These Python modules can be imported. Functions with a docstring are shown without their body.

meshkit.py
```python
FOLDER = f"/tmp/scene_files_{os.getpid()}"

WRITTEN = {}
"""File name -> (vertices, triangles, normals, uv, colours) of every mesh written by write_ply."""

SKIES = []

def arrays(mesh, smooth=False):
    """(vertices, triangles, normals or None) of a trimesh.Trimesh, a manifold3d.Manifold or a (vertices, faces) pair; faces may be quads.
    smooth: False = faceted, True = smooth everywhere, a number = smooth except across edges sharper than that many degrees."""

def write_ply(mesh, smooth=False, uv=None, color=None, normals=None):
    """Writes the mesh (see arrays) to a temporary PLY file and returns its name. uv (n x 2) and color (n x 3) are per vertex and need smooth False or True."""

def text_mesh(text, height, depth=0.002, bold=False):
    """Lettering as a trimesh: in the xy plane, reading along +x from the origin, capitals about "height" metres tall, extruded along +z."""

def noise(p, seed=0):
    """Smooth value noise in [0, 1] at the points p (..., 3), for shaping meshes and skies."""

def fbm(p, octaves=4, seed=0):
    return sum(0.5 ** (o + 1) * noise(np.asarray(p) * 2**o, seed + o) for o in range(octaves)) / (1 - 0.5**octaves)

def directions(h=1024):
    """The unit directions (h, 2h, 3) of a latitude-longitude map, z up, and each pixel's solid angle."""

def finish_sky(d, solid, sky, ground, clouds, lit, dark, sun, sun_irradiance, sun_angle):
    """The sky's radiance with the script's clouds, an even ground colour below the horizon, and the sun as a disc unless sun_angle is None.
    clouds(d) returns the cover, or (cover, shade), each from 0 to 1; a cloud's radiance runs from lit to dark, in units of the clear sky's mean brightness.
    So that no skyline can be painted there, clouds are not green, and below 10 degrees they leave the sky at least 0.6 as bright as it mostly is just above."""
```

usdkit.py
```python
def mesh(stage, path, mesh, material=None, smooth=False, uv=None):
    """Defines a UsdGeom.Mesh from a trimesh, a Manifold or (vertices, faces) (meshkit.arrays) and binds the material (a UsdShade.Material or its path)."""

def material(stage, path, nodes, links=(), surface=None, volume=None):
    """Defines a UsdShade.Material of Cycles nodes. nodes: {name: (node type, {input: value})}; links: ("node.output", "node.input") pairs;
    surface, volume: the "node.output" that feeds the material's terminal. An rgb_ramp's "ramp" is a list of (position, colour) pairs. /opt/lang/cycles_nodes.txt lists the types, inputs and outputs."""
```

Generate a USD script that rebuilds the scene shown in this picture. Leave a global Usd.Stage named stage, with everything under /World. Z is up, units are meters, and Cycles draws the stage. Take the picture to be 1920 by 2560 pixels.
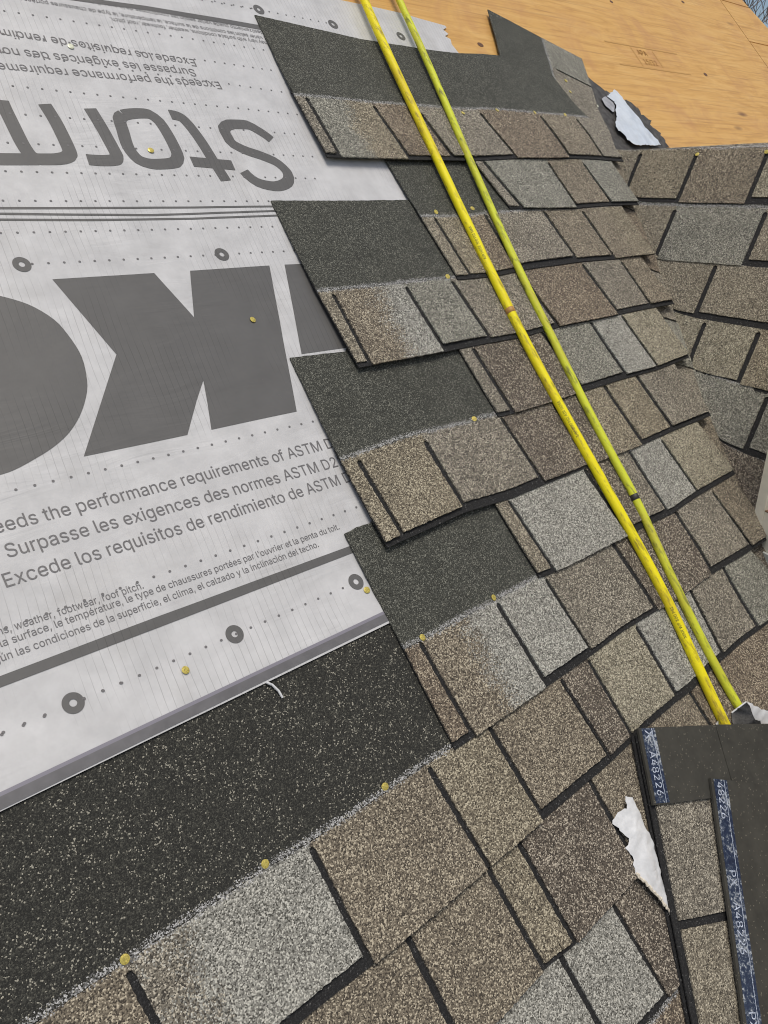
import math, random
import numpy as np
from pxr import Gf, Sdf, Usd, UsdGeom, UsdLux, UsdShade, Vt
import trimesh, manifold3d as m3, usdkit, meshkit
from shapely.geometry import Polygon, LineString, Point, MultiPolygon, box
from shapely.ops import unary_union

rng = random.Random(7)
nrng = np.random.default_rng(7)
stage = Usd.Stage.CreateInMemory()
UsdGeom.SetStageUpAxis(stage, UsdGeom.Tokens.z)
UsdGeom.SetStageMetersPerUnit(stage, 1.0)
UsdGeom.Xform.Define(stage, '/World')
UsdGeom.Scope.Define(stage, '/World/Looks')

CAM = {'mv': 0.42178, 'f': 2042.325, 'R': [[0.720286, 0.270045, -0.638956], [-0.471298, 0.866378, -0.165126], [0.508986, 0.420077, 0.751312]], 'C': [0.0, -1.04892, 0.94751], 'a': 0.80668, 'b': 1.04208, 'uv0': 2.1801, 'w0': -0.09758}

ROOF_Z = 5.0                       # height of the roof frame's origin above the lawn
PA, PB = CAM['a'], CAM['b']        # pitches of the main slope and of the gable slope
RX = np.array([[1, 0, 0], [0, math.cos(PA), -math.sin(PA)], [0, math.sin(PA), math.cos(PA)]])
def roof_matrix(base=(0, 0, 0)):
    """Roof frame (u along the courses, v up the slope, h off the deck) to world."""
    M = np.eye(4); M[:3, :3] = RX; M[:3, 3] = RX @ np.asarray(base, float) + [0, 0, ROOF_Z]
    return Gf.Matrix4d(*M.T.ravel().tolist())

# ---------------------------------------------------------------- camera, sky, sun, exposure
cam = UsdGeom.Camera.Define(stage, '/World/camera')
M = np.eye(4); M[:3, :3] = RX @ np.array(CAM['R']); M[:3, 3] = RX @ np.array(CAM['C']) + [0, 0, ROOF_Z]
cam.AddTransformOp().Set(Gf.Matrix4d(*M.T.ravel().tolist()))
cam.CreateHorizontalApertureAttr(36.0); cam.CreateVerticalApertureAttr(48.0)
cam.CreateFocalLengthAttr(CAM['f'] / 1920 * 36.0)
cam.CreateClippingRangeAttr(Gf.Vec2f(0.02, 500))
cam.CreateExposureAttr(EXPOSURE := 0.58)
SUN = np.array([-0.10, -0.14, 0.95]); SUN /= np.linalg.norm(SUN)
SKY_SHIFT = (1.3, 0.4, 0.9)
SUN_I, SUN_ANGLE, SKY_S = 0.40, 28.0, 0.065
dome = UsdLux.DomeLight.Define(stage, '/World/sky')
sky_mat = usdkit.material(stage, '/World/Looks/sky', {
    'sky': ('sky_texture', {'sky_type': 'single_scattering', 'sun_disc': False, 'sun_elevation': math.asin(SUN[2]), 'sun_rotation': math.atan2(SUN[0], SUN[1]), 'altitude': 100.0, 'air_density': 1.0, 'aerosol_density': 2.0}),
    # unseen broken cloud, added over most of the dome to neutralise the blue skylight
    'tc': ('texture_coordinate', {}), 'n': ('noise_texture', {'scale': 2.2, 'detail': 6.0, 'roughness': 0.55, 'distortion': 0.4}), 'cr': ('map_range', {'from_min': 0.46, 'from_max': 0.62, 'to_min': 0.0, 'to_max': 0.85, 'clamp': True}),
    'sm': ('mapping', {'location': SKY_SHIFT}), 'mx': ('mix_color', {'b': (9.2, 8.7, 8.0)}),
    'bg': ('background_shader', {'strength': SKY_S})}, [('sky.color', 'mx.a'), ('tc.generated', 'sm.vector'), ('sm.vector', 'n.vector'), ('n.fac', 'cr.value'), ('cr.result', 'mx.fac'), ('mx.result', 'bg.color')], surface='bg.background')
UsdShade.MaterialBindingAPI.Apply(dome.GetPrim()).Bind(sky_mat)
dome.GetPrim().SetCustomDataByKey('kind', 'structure')
sun = UsdLux.DistantLight.Define(stage, '/World/sun')
sun.CreateIntensityAttr(SUN_I); sun.CreateAngleAttr(SUN_ANGLE); sun.CreateColorAttr(Gf.Vec3f(1.0, 0.93, 0.81)); sun.CreateNormalizeAttr(True)
zq = SUN; xq = np.cross([0, 0, 1], zq); xq /= np.linalg.norm(xq); yq = np.cross(zq, xq)
M = np.eye(4); M[:3, 0], M[:3, 1], M[:3, 2] = xq, yq, zq
sun.AddTransformOp().Set(Gf.Matrix4d(*M.T.ravel().tolist()))

DATA = {
'courses': {1: {'bottom': [[1.0892, -0.1642], [1.2965, -0.169], [1.666, -0.1715], [2.0756, -0.1935]], 'slots': [[[1.1249, -0.0193], [1.1188, -0.1639]], [[1.2986, -0.0297], [1.3057, -0.1554]], [[1.4306, -0.0431], [1.4415, -0.1538]], [[1.6347, -0.0347], [1.6491, -0.1619]], [[1.8517, -0.0439], [1.8442, -0.1775]], [[1.9928, -0.0522], [1.984, -0.185]]], 'tabs': ['M9', 'G>T0', 'R11', 'M11', 'R0', 'B11', 'M11'], 'end': [[2.0481, 0.1414], [2.0756, -0.1935]], 'left': [[1.1134, 0.1898], [1.0892, -0.1642]], 'top': [[1.1266, 0.2044], [1.3988, 0.1752], [1.7187, 0.168], [1.9051, 0.1734]]}, 2: {'bottom': [[1.5235, -0.3066], [1.6003, -0.3145], [1.7452, -0.3266], [2.0072, -0.3322]], 'slots': [[[1.5412, -0.1751], [1.5585, -0.3011]], [[1.7577, -0.1885], [1.7472, -0.3242]], [[1.8871, -0.1997], [1.8865, -0.3304]]], 'tabs': ['M6', 'G0', 'B11', 'G9'], 'end': [[2.0173, -0.2016], [2.0121, -0.3273]], 'left': [[1.5117, -0.1695], [1.5223, -0.3069]]}, 3: {'bottom': [[1.2408, -0.4628], [1.3406, -0.4667], [1.4571, -0.4629], [1.6212, -0.4677], [1.7524, -0.4779], [1.9287, -0.482]], 'slots': [[[1.2808, -0.3169], [1.2788, -0.4534]], [[1.439, -0.3169], [1.4275, -0.4564]], [[1.6299, -0.3244], [1.627, -0.4608]], [[1.7621, -0.3381], [1.7575, -0.4751]]], 'tabs': ['N9', 'T>R11', 'M17', 'B11', 'B>T0'], 'end': [[1.9321, -0.3405], [1.931, -0.4797]], 'left': [[1.2492, -0.1711], [1.2415, -0.462]]}, 4: {'bottom': [[0.8929, -0.6023], [1.0865, -0.6066], [1.1823, -0.6071], [1.3195, -0.6109], [1.4529, -0.6098], [1.63, -0.6167], [1.8004, -0.6205], [1.8741, -0.622]], 'slots': [[[0.9253, -0.4595], [0.9177, -0.5974]], [[1.0985, -0.4657], [1.0991, -0.601]], [[1.2252, -0.4666], [1.2299, -0.5986]], [[1.4346, -0.4745], [1.4358, -0.6071]], [[1.6414, -0.4778], [1.6454, -0.6033]], [[1.7804, -0.4901], [1.7785, -0.6101]]], 'tabs': ['N9', 'B>W0', 'G15', 'M11', 'R0', 'M13', 'B11'], 'end': [[1.8741, -0.4927], [1.8834, -0.6133]], 'left': [[0.9025, -0.2609], [0.8929, -0.6023]], 'top': [[0.9132, -0.2516], [1.0796, -0.2571], [1.2642, -0.2612]]}, 5: {'bottom': [[1.1398, -0.7536], [1.177, -0.7566], [1.2987, -0.7584], [1.4027, -0.7588], [1.5307, -0.7608], [1.6518, -0.7668], [1.799, -0.7611]], 'slots': [[[1.1757, -0.6137], [1.1773, -0.7527]], [[1.3891, -0.6126], [1.394, -0.7558]], [[1.548, -0.6179], [1.5414, -0.7531]], [[1.6578, -0.6228], [1.6574, -0.7575]]], 'tabs': ['M8', 'D0', 'G15', 'W8', 'L8'], 'end': [[1.8008, -0.6246], [1.8036, -0.7569]], 'left': [[1.1414, -0.6109], [1.1377, -0.7514]]}, 6: {'bottom': [[0.763, -0.8972], [0.943, -0.8924], [1.0614, -0.9006], [1.1477, -0.9003], [1.2871, -0.902], [1.3581, -0.9024], [1.461, -0.9053], [1.5781, -0.9044], [1.7398, -0.9059]], 'slots': [[[0.7978, -0.7562], [0.7993, -0.8888]], [[0.9452, -0.7588], [0.9448, -0.8862]], [[1.1455, -0.759], [1.1501, -0.8935]], [[1.2985, -0.7661], [1.2935, -0.894]], [[1.4666, -0.7627], [1.4653, -0.8934]], [[1.5797, -0.7655], [1.5779, -0.9004]]], 'tabs': ['T9', 'T11', 'M17', 'D5', 'D>T0', 'T11', 'M11'], 'end': [[1.7325, -0.7696], [1.7451, -0.9013]], 'left': [[0.7723, -0.5615], [0.7639, -0.8958]], 'top': [[0.7814, -0.5557], [0.8414, -0.5595], [0.8993, -0.564]]}, 7: {'bottom': [[1.0181, -1.0411], [1.0554, -1.0448], [1.139, -1.0479], [1.2311, -1.0491], [1.3119, -1.0505], [1.3737, -1.0516], [1.4266, -1.0536], [1.523, -1.0467], [1.6935, -1.0441]], 'slots': [[[1.0507, -0.904], [1.0571, -1.0398]], [[1.2749, -0.9065], [1.2752, -1.0435]], [[1.4195, -0.9082], [1.4111, -1.0395]], [[1.5289, -0.9136], [1.5293, -1.0408]]], 'tabs': ['N9', 'W0', 'D>M15', 'W11', 'L11'], 'end': [[1.6828, -0.9174], [1.6981, -1.0403]], 'left': [[1.0185, -0.9019], [1.019, -1.0399]]}, 8: {'bottom': [[0.698, -1.1924], [0.7384, -1.1929], [0.9023, -1.1925], [1.036, -1.1913], [1.1315, -1.1877], [1.2366, -1.1902], [1.2952, -1.1942], [1.3574, -1.192], [1.4254, -1.1906], [1.5713, -1.1944], [1.6768, -1.196]], 'slots': [[[0.7356, -1.0443], [0.7371, -1.1892]], [[0.9084, -1.0471], [0.9109, -1.1909]], [[1.0336, -1.0501], [1.0366, -1.1872]], [[1.2318, -1.0506], [1.2329, -1.189]], [[1.4374, -1.0529], [1.4313, -1.1817]], [[1.584, -1.0556], [1.5915, -1.1854]]], 'tabs': ['R11', 'B>W0', 'W15', 'M9', 'D0', 'M14', 'B8'], 'end': [[1.686, -1.056], [1.6857, -1.1892]], 'left': [[0.7132, -0.8503], [0.6987, -1.1915]], 'top': [[0.7192, -0.8519], [0.7253, -0.8484], [0.7714, -0.851]]}, 9: {'bottom': [[0.2502, -1.3341], [0.3192, -1.3348], [0.3734, -1.3351], [0.4491, -1.3383], [0.5084, -1.3397], [0.6543, -1.3401], [0.769, -1.3392], [0.9465, -1.3399], [1.0666, -1.3349], [1.1647, -1.3343], [1.2139, -1.3372], [1.2853, -1.3317], [1.4694, -1.3275], [1.6322, -1.3272]], 'slots': [[[0.2131, -1.1933], [0.2178, -1.2713]], [[0.446, -1.1937], [0.447, -1.3366]], [[0.6484, -1.1949], [0.6552, -1.3389]], [[0.7741, -1.1964], [0.7772, -1.3316]], [[0.9487, -1.1974], [0.9539, -1.3315]], [[1.0252, -1.1969], [1.0217, -1.3329]], [[1.1704, -1.1957], [1.1685, -1.3301]], [[1.3514, -1.1916], [1.3437, -1.3248]], [[1.4761, -1.1934], [1.4706, -1.3262]]], 'tabs': ['B12', 'M>>W15', 'B0', 'T0', 'B14', 'D9', 'L11', 'W15', 'M11', 'G6'], 'end': [[1.5956, -1.2206], [1.6322, -1.3272]]}, 10: {'bottom': [[0.4908, -1.4798], [0.5564, -1.4833], [0.659, -1.4812], [0.7208, -1.4884], [0.8843, -1.4851], [1.0402, -1.4842], [1.2115, -1.4807], [1.4257, -1.4754]], 'slots': [[[0.5069, -1.3423], [0.5046, -1.461]], [[0.6573, -1.3418], [0.6588, -1.4806]], [[0.7221, -1.342], [0.7223, -1.486]], [[0.8961, -1.3396], [0.8933, -1.4761]], [[1.043, -1.3363], [1.0496, -1.4756]], [[1.2105, -1.3379], [1.2141, -1.4783]]], 'tabs': ['B0', 'B0', 'T6', 'D0', 'B0', 'B11', 'R0'], 'end': [[1.5072, -1.3323], [1.4257, -1.4754]]}, 11: {'bottom': [[0.6115, -1.616], [0.6966, -1.6217], [0.7782, -1.6273], [0.822, -1.6289], [0.871, -1.6278], [0.9777, -1.631], [1.2242, -1.6314]], 'slots': [[[0.6942, -1.4846], [0.695, -1.5835]], [[0.8186, -1.4865], [0.8194, -1.6271]], [[1.0519, -1.4974], [1.0417, -1.6322]]], 'tabs': ['W0', 'W11', 'D0', 'B0'], 'end': [[1.2608, -1.4956], [1.2242, -1.6314]]}},
'b_bottom': {1: [[-0.2397, -0.2445], [-0.352, -0.2417], [-0.57, -0.2351]], 2: [[-0.3491, -0.3936], [-0.5019, -0.3924], [-0.5738, -0.3879], [-0.6279, -0.3861]], 3: [[-0.4512, -0.5266], [-0.5076, -0.5285], [-0.6831, -0.53]], 4: [[-0.5683, -0.6708], [-0.6689, -0.6698], [-0.7391, -0.6758]], 5: [[-0.6859, -0.8082], [-0.7446, -0.8137], [-0.7941, -0.819]]},
'b_top': [[-0.1282, -0.0968], [-0.2366, -0.0931], [-0.3436, -0.0875], [-0.5106, -0.0804]],
'logo_k': [[0.4766, -0.37], [0.631, -0.374], [0.6575, -0.4584], [0.6915, -0.3761], [0.8401, -0.3807], [0.7448, -0.6459], [0.5939, -0.6422], [0.6078, -0.6027], [0.62, -0.5643], [0.595, -0.5925], [0.5558, -0.6411], [0.4073, -0.6368], [0.5132, -0.5002]],
'logo_i': [[0.8713, -0.3815], [0.9215, -0.3839], [0.9148, -0.5557], [0.8092, -0.5516]],
'logo_o': [[0.3262, -0.3687], [0.3703, -0.3773], [0.3991, -0.3884], [0.4336, -0.4096], [0.4577, -0.4448], [0.4651, -0.4917], [0.457, -0.5318], [0.4341, -0.5711], [0.3965, -0.605], [0.3558, -0.6231], [0.304, -0.6351], [0.2571, -0.6292], [0.2251, -0.5885]],
'storm': [[[0.9925, -0.113], [0.9753, -0.093], [0.9528, -0.0796], [0.9235, -0.0799], [0.8995, -0.0947], [0.8992, -0.1184], [0.9194, -0.1382], [0.9516, -0.1521], [0.9771, -0.1681], [0.9862, -0.1892], [0.976, -0.2088], [0.9443, -0.219], [0.9125, -0.212], [0.899, -0.1992], [0.8928, -0.1856]], [[0.8069, -0.064], [0.825, -0.0689], [0.8341, -0.0887], [0.8402, -0.1261], [0.8424, -0.1635], [0.8458, -0.2055]], [[0.7991, -0.1645], [0.8776, -0.1726]], [[0.7194, -0.0692], [0.7636, -0.0637], [0.7797, -0.0826], [0.7822, -0.1152], [0.7803, -0.1477], [0.7644, -0.167], [0.7277, -0.1699], [0.7032, -0.1603], [0.697, -0.137], [0.703, -0.1017], [0.7081, -0.0777], [0.7194, -0.0692]], [[0.6661, -0.0587], [0.6693, -0.1067], [0.6701, -0.149], [0.6629, -0.1613], [0.6461, -0.1629], [0.6178, -0.1608]], [[0.5945, -0.0548], [0.5979, -0.0979], [0.5964, -0.1462], [0.5869, -0.1566], [0.566, -0.1604], [0.5427, -0.1606], [0.5324, -0.1507], [0.5296, -0.1222], [0.5297, -0.0716], [0.5305, -0.0515]], [[0.5398, -0.1606], [0.5143, -0.1608], [0.4868, -0.161], [0.4718, -0.1583], [0.4663, -0.1377], [0.4659, -0.0821], [0.4671, -0.0609]]],
'text': [{'s': 'Exceeds the performance requirements of ASTM D226', 'i0': 8, 'i1': 45, 'a': [0.3293, -0.7064], 'b': [0.7621, -0.7178], 'cap': 0.0171}, {'s': 'Surpasse les exigences des normes ASTM D226', 'i0': 0, 'i1': 39, 'a': [0.2724, -0.7371], 'b': [0.7376, -0.7488], 'cap': 0.0171}, {'s': 'Excede los requisitos de rendimiento de ASTM D226', 'i0': 0, 'i1': 45, 'a': [0.2569, -0.7703], 'b': [0.7623, -0.7783], 'cap': 0.0171}, {'s': 'conditions, weather, footwear, roof pitch.', 'i0': 12, 'i1': 42, 'a': [0.2491, -0.8199], 'b': [0.4042, -0.8254], 'cap': 0.0089}, {'s': "de la surface, le température, le type de chaussures portées par l'ouvrier et la penta du toit.", 'i0': 6, 'i1': 95, 'a': [0.2409, -0.8329], 'b': [0.7132, -0.842], 'cap': 0.0089}, {'s': 'según las condiciones de la superficie, el clima, el calzado y la inclinación del techo.', 'i0': 6, 'i1': 88, 'a': [0.2397, -0.8482], 'b': [0.6655, -0.8557], 'cap': 0.0089}, {'s': 'Exceeds the performance requirements', 'i0': 0, 'i1': 24, 'a': [0.9478, 0.0183], 'b': [0.6613, 0.0213], 'cap': 0.0171}, {'s': 'Surpasse les exigences des normes', 'i0': 0, 'i1': 23, 'a': [0.9074, 0.0441], 'b': [0.6438, 0.053], 'cap': 0.0171}, {'s': 'Excede los requisitos de rendimiento', 'i0': 0, 'i1': 25, 'a': [0.9205, 0.0683], 'b': [0.6544, 0.0889], 'cap': 0.0171}, {'s': 'may vary with surface conditions, weather, footwear, roof pitch.', 'i0': 0, 'i1': 64, 'a': [1.1211, 0.1364], 'b': [0.791, 0.1495], 'cap': 0.0089}, {'s': "t varier selon les conditions de la surface, le température, le type de chaussures portées par l'ouvrier", 'i0': 0, 'i1': 72, 'a': [1.1215, 0.1488], 'b': [0.7556, 0.165], 'cap': 0.0089}, {'s': 'deslizamiento puede variar según las condiciones de la superficie, el clima, el calzado', 'i0': 0, 'i1': 37, 'a': [1.1238, 0.1638], 'b': [0.919, 0.1768], 'cap': 0.0089}],
'bands': [[[0.8767, 0.1893], [1.1264, 0.1799], [1.1256, 0.1669], [0.8718, 0.1788]], [[0.2163, -0.8622], [0.4075, -0.8647], [0.7144, -0.8712], [0.7152, -0.8824], [0.4012, -0.8778], [0.2119, -0.8739]]],
'lines': [[[0.4537, -0.2468], [0.5986, -0.252], [0.7542, -0.2575], [0.9188, -0.2623]], [[0.4501, -0.2563], [0.6769, -0.2691], [0.748, -0.27], [0.917, -0.2718]], [[0.4462, -0.2663], [0.589, -0.2738], [0.7433, -0.2794], [0.9149, -0.2817]]],
'donuts': [[0.4457, -0.3422], [0.7623, -0.3512], [0.4851, -0.9224], [0.6928, -0.9232], [0.2727, -0.9207], [1.1477, 0.2237], [1.3396, 0.2135], [1.5436, 0.207]],
'dot_rows': [[[0.4822, -0.343], [0.9069, -0.3555]], [[0.4625, -0.234], [0.9097, -0.2507]], [[0.4606, -0.2894], [0.934, -0.3052]], [[0.4861, -0.1823], [1.0421, -0.2031]], [[0.5562, -0.0773], [1.0551, -0.097]], [[0.5537, -0.1326], [1.067, -0.151]], [[0.5587, -0.0225], [1.0899, -0.0482]], [[0.9421, 0.0682], [1.0889, 0.0617]], [[0.967, 0.0157], [1.1068, 0.0053]], [[0.6068, 0.1339], [1.099, 0.1132]], [[1.0158, 0.2263], [1.127, 0.2235]], [[1.173, 0.2224], [1.3214, 0.2153]], [[0.3132, -0.6583], [0.7636, -0.6682]], [[0.2413, -0.8138], [0.759, -0.8195]], [[0.3525, -0.922], [0.6672, -0.9239]], [[0.2192, -0.9199], [0.329, -0.9214]]],
'ul_edge': [[0.1651, -0.9927], [0.3439, -0.9943], [0.502, -0.9951], [0.7054, -0.9976]],
'ul_band': [[[0.1702, -0.9795], [0.3505, -0.9803], [0.5101, -0.9805], [0.7078, -0.9836]], [[0.1656, -0.9915], [0.3449, -0.992], [0.5038, -0.9919], [0.7076, -0.9943]], [[0.1719, -0.9753], [0.3523, -0.9766], [0.5128, -0.9757], [0.7085, -0.9795]]],
'ul_top': [[1.1427, 0.2984], [1.4097, 0.2961], [1.7401, 0.2674], [1.7133, 0.2302], [1.7269, 0.1756], [1.6988, 0.1535]],
'hose_yellow': [[1.4575, 0.2735], [1.4338, 0.1488], [1.3907, -0.074], [1.3808, -0.2099], [1.3445, -0.3866], [1.3222, -0.5654], [1.3076, -0.683], [1.2922, -0.8066], [1.2917, -0.9852], [1.2711, -1.1262], [1.2572, -1.2679], [1.246, -1.3366], [1.237, -1.4222], [1.2169, -1.5419]],
'hose_green': [[1.5867, 0.2985], [1.5594, 0.1675], [1.5312, 0.0281], [1.5079, -0.0792], [1.4654, -0.2704], [1.4427, -0.3795], [1.4105, -0.5067], [1.4022, -0.6203], [1.3712, -0.7916], [1.3494, -0.8931], [1.351, -0.9987], [1.3274, -1.0824], [1.3125, -1.1564], [1.3001, -1.2292], [1.3052, -1.3269], [1.2986, -1.4075], [1.289, -1.511]],
'nails_a': [[1.5748, -0.0321], [1.699, -0.0232], [1.8386, -0.0281], [1.9589, -0.0338], [1.2952, -0.3001], [1.4123, -0.2953], [1.2202, -0.452], [0.9072, -1.0347], [0.7433, -1.0372], [0.5737, -1.1812], [0.3872, -1.1781], [0.2142, -1.1791], [1.0793, -0.7437]],
'nails_strip': [[2.0392, 0.1435], [2.0274, 0.1023]],
'nails_u': [[0.7337, -0.1423], [0.7542, -0.4774], [0.6886, 0.07], [0.4049, -0.9388], [0.7012, -0.9407]],
'nails_b': [[-0.346, -0.1131], [-0.5165, -0.1056]],
'strip_edge': [[2.2612, 0.2074], [2.216, 0.1077], [2.1267, -0.0689], [1.994, -0.3378], [1.948, -0.48], [1.8794, -0.623], [1.8206, -0.7589], [1.7675, -0.8723], [1.7336, -0.967], [1.7141, -1.0451]],
'strip_slots': [[2.0885, 0.1602], [1.9062, -0.5112], [1.8515, -0.6509]],
'c10_joint': [[0.7006, -1.3425], [0.6976, -1.4807]],
'strip_corner': [[1.9866, 0.3576], [1.9142, 0.1793]],
'membrane': [[2.2808, 0.2012], [2.2661, 0.153], [2.2971, 0.1301], [2.3081, 0.103], [2.3443, 0.0987], [2.3652, 0.0742], [2.4037, 0.0744], [2.4391, 0.0528], [2.4379, 0.0264], [2.4545, 0.0105], [2.4712, -0.0055], [2.4329, -0.0143], [2.4609, -0.0299], [2.4763, -0.0436], [2.4699, -0.0534], [2.4789, -0.0698], [2.475, -0.0842], [2.4724, -0.1008], [2.1422, -0.1266], [2.1226, -0.0578], [2.1601, 0.0538], [2.2119, 0.1527]],
'film_white': [[2.2894, 0.0761], [2.3479, 0.0989], [2.359, 0.0856], [2.3604, 0.0621], [2.3704, 0.0298], [2.3841, -0.0023], [2.3867, -0.035], [2.4017, -0.0625], [2.4154, -0.0809], [2.4118, -0.102], [2.2821, -0.1044], [2.2534, -0.1028], [2.2384, -0.0875], [2.2426, -0.0695], [2.2176, -0.0547], [2.2296, -0.0319], [2.2669, 0.0036], [2.2841, 0.0251], [2.3051, 0.0401], [2.305, 0.054]],
'film_grey': [[2.2551, 0.1059], [2.2702, 0.1117], [2.2868, 0.0944], [2.2823, 0.0756], [2.2534, 0.0622], [2.2526, 0.037], [2.2714, 0.0153], [2.3016, 0.0399], [2.3061, 0.0587], [2.2847, 0.0746], [2.2474, 0.0732], [2.2472, 0.0938]],
'stack_px': {'tl': [1.023, -1.3209], 'tr': [1.3253, -1.4604], 'l1b': [0.972, -1.4206], 'l1br': [1.08, -1.4703], 'le': [[0.8802, -1.5705], [0.8305, -1.6706]], 'l2': [[1.1012, -1.4494], [1.2299, -1.5334], [0.8997, -1.7185]], 'joint': [[1.1844, -1.3957], [1.1481, -1.476]], 'slot': [[0.904, -1.5734], [0.9808, -1.61]]},
'paper1': [[0.9322, -1.3889], [0.9445, -1.3967], [0.9424, -1.4146], [0.9429, -1.4275], [0.9389, -1.4404], [0.9415, -1.4644], [0.9293, -1.4871], [0.9182, -1.5173], [0.9102, -1.5462], [0.9005, -1.5616], [0.888, -1.516], [0.8778, -1.4789], [0.8904, -1.4598], [0.8871, -1.4458], [0.9007, -1.4364], [0.8947, -1.4183], [0.8883, -1.4074], [0.9032, -1.4008], [0.9238, -1.402]],
'paper2': [[1.3038, -1.4053, 0.041], [1.3123, -1.4117, 0.04], [1.3233, -1.4248, 0.038], [1.3406, -1.4381, 0.036], [1.3527, -1.4492, 0.035], [1.3768, -1.4776, 0.034], [1.3741, -1.4954, 0.024], [1.3257, -1.4715, 0.022], [1.3233, -1.4499, 0.031], [1.3114, -1.4428, 0.031], [1.3093, -1.4327, 0.034], [1.3067, -1.4146, 0.0395]],
'paper2b': [[1.2231, -1.4098, 0.018], [1.2286, -1.4025, 0.022], [1.2369, -1.399, 0.025], [1.2506, -1.4012, 0.022], [1.2554, -1.4115, 0.018], [1.2379, -1.4164, 0.016]],
'paper2d': [[1.2747, -1.4091, 0.022], [1.2871, -1.4066, 0.033], [1.3011, -1.4051, 0.041], [1.3052, -1.4142, 0.0405], [1.3007, -1.4302, 0.04], [1.2985, -1.4389, 0.04], [1.3117, -1.4464, 0.039], [1.3057, -1.4651, 0.036], [1.2504, -1.4354, 0.024]],
'trim': [[1.679, -1.1416], [1.6721, -1.1766], [1.6349, -1.2314]],
}


# ---------------------------------------------------------------- helpers
used = {}
def path_for(name, parent='/World'):
    n = used.get((parent, name), 0); used[(parent, name)] = n + 1
    return f'{parent}/{name}' if n == 0 else f'{parent}/{name}_{n:03d}'
BASE = {}
def tag(prim, label=None, cat=None, group=None, kind=None):
    for k, v in (('label', label), ('category', cat), ('group', group), ('kind', kind)):
        if v: prim.SetCustomDataByKey(k, v)
def thing(name, label, cat, base=(0, 0, 0), group=None, world=False):
    p = path_for(name)
    x = UsdGeom.Xform.Define(stage, p)
    if world: x.AddTranslateOp().Set(Gf.Vec3d(*map(float, base)))
    else: x.AddTransformOp().Set(roof_matrix(base))
    BASE[p] = np.asarray(base, float)
    tag(x.GetPrim(), label, cat, group)
    return p
def part(parent, name, mesh, mat, label=None, uv=None, smooth=False, kind=None):
    v, f = mesh if isinstance(mesh, tuple) else (mesh.vertices, mesh.faces)
    b = BASE[parent]
    p = path_for(name, parent); BASE[p] = b
    m = usdkit.mesh(stage, p, (np.asarray(v, float) - b, np.asarray(f)), mat, smooth=smooth, uv=uv)
    tag(m.GetPrim(), label=label, kind=kind)
    return p
def sm(x, a, b):
    t = np.clip((x - a) / (b - a), 0, 1); return t * t * (3 - 2 * t)
def polys(g):
    return [q for q in getattr(g, 'geoms', [g]) if q.geom_type == 'Polygon' and q.area > 1e-7]
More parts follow.
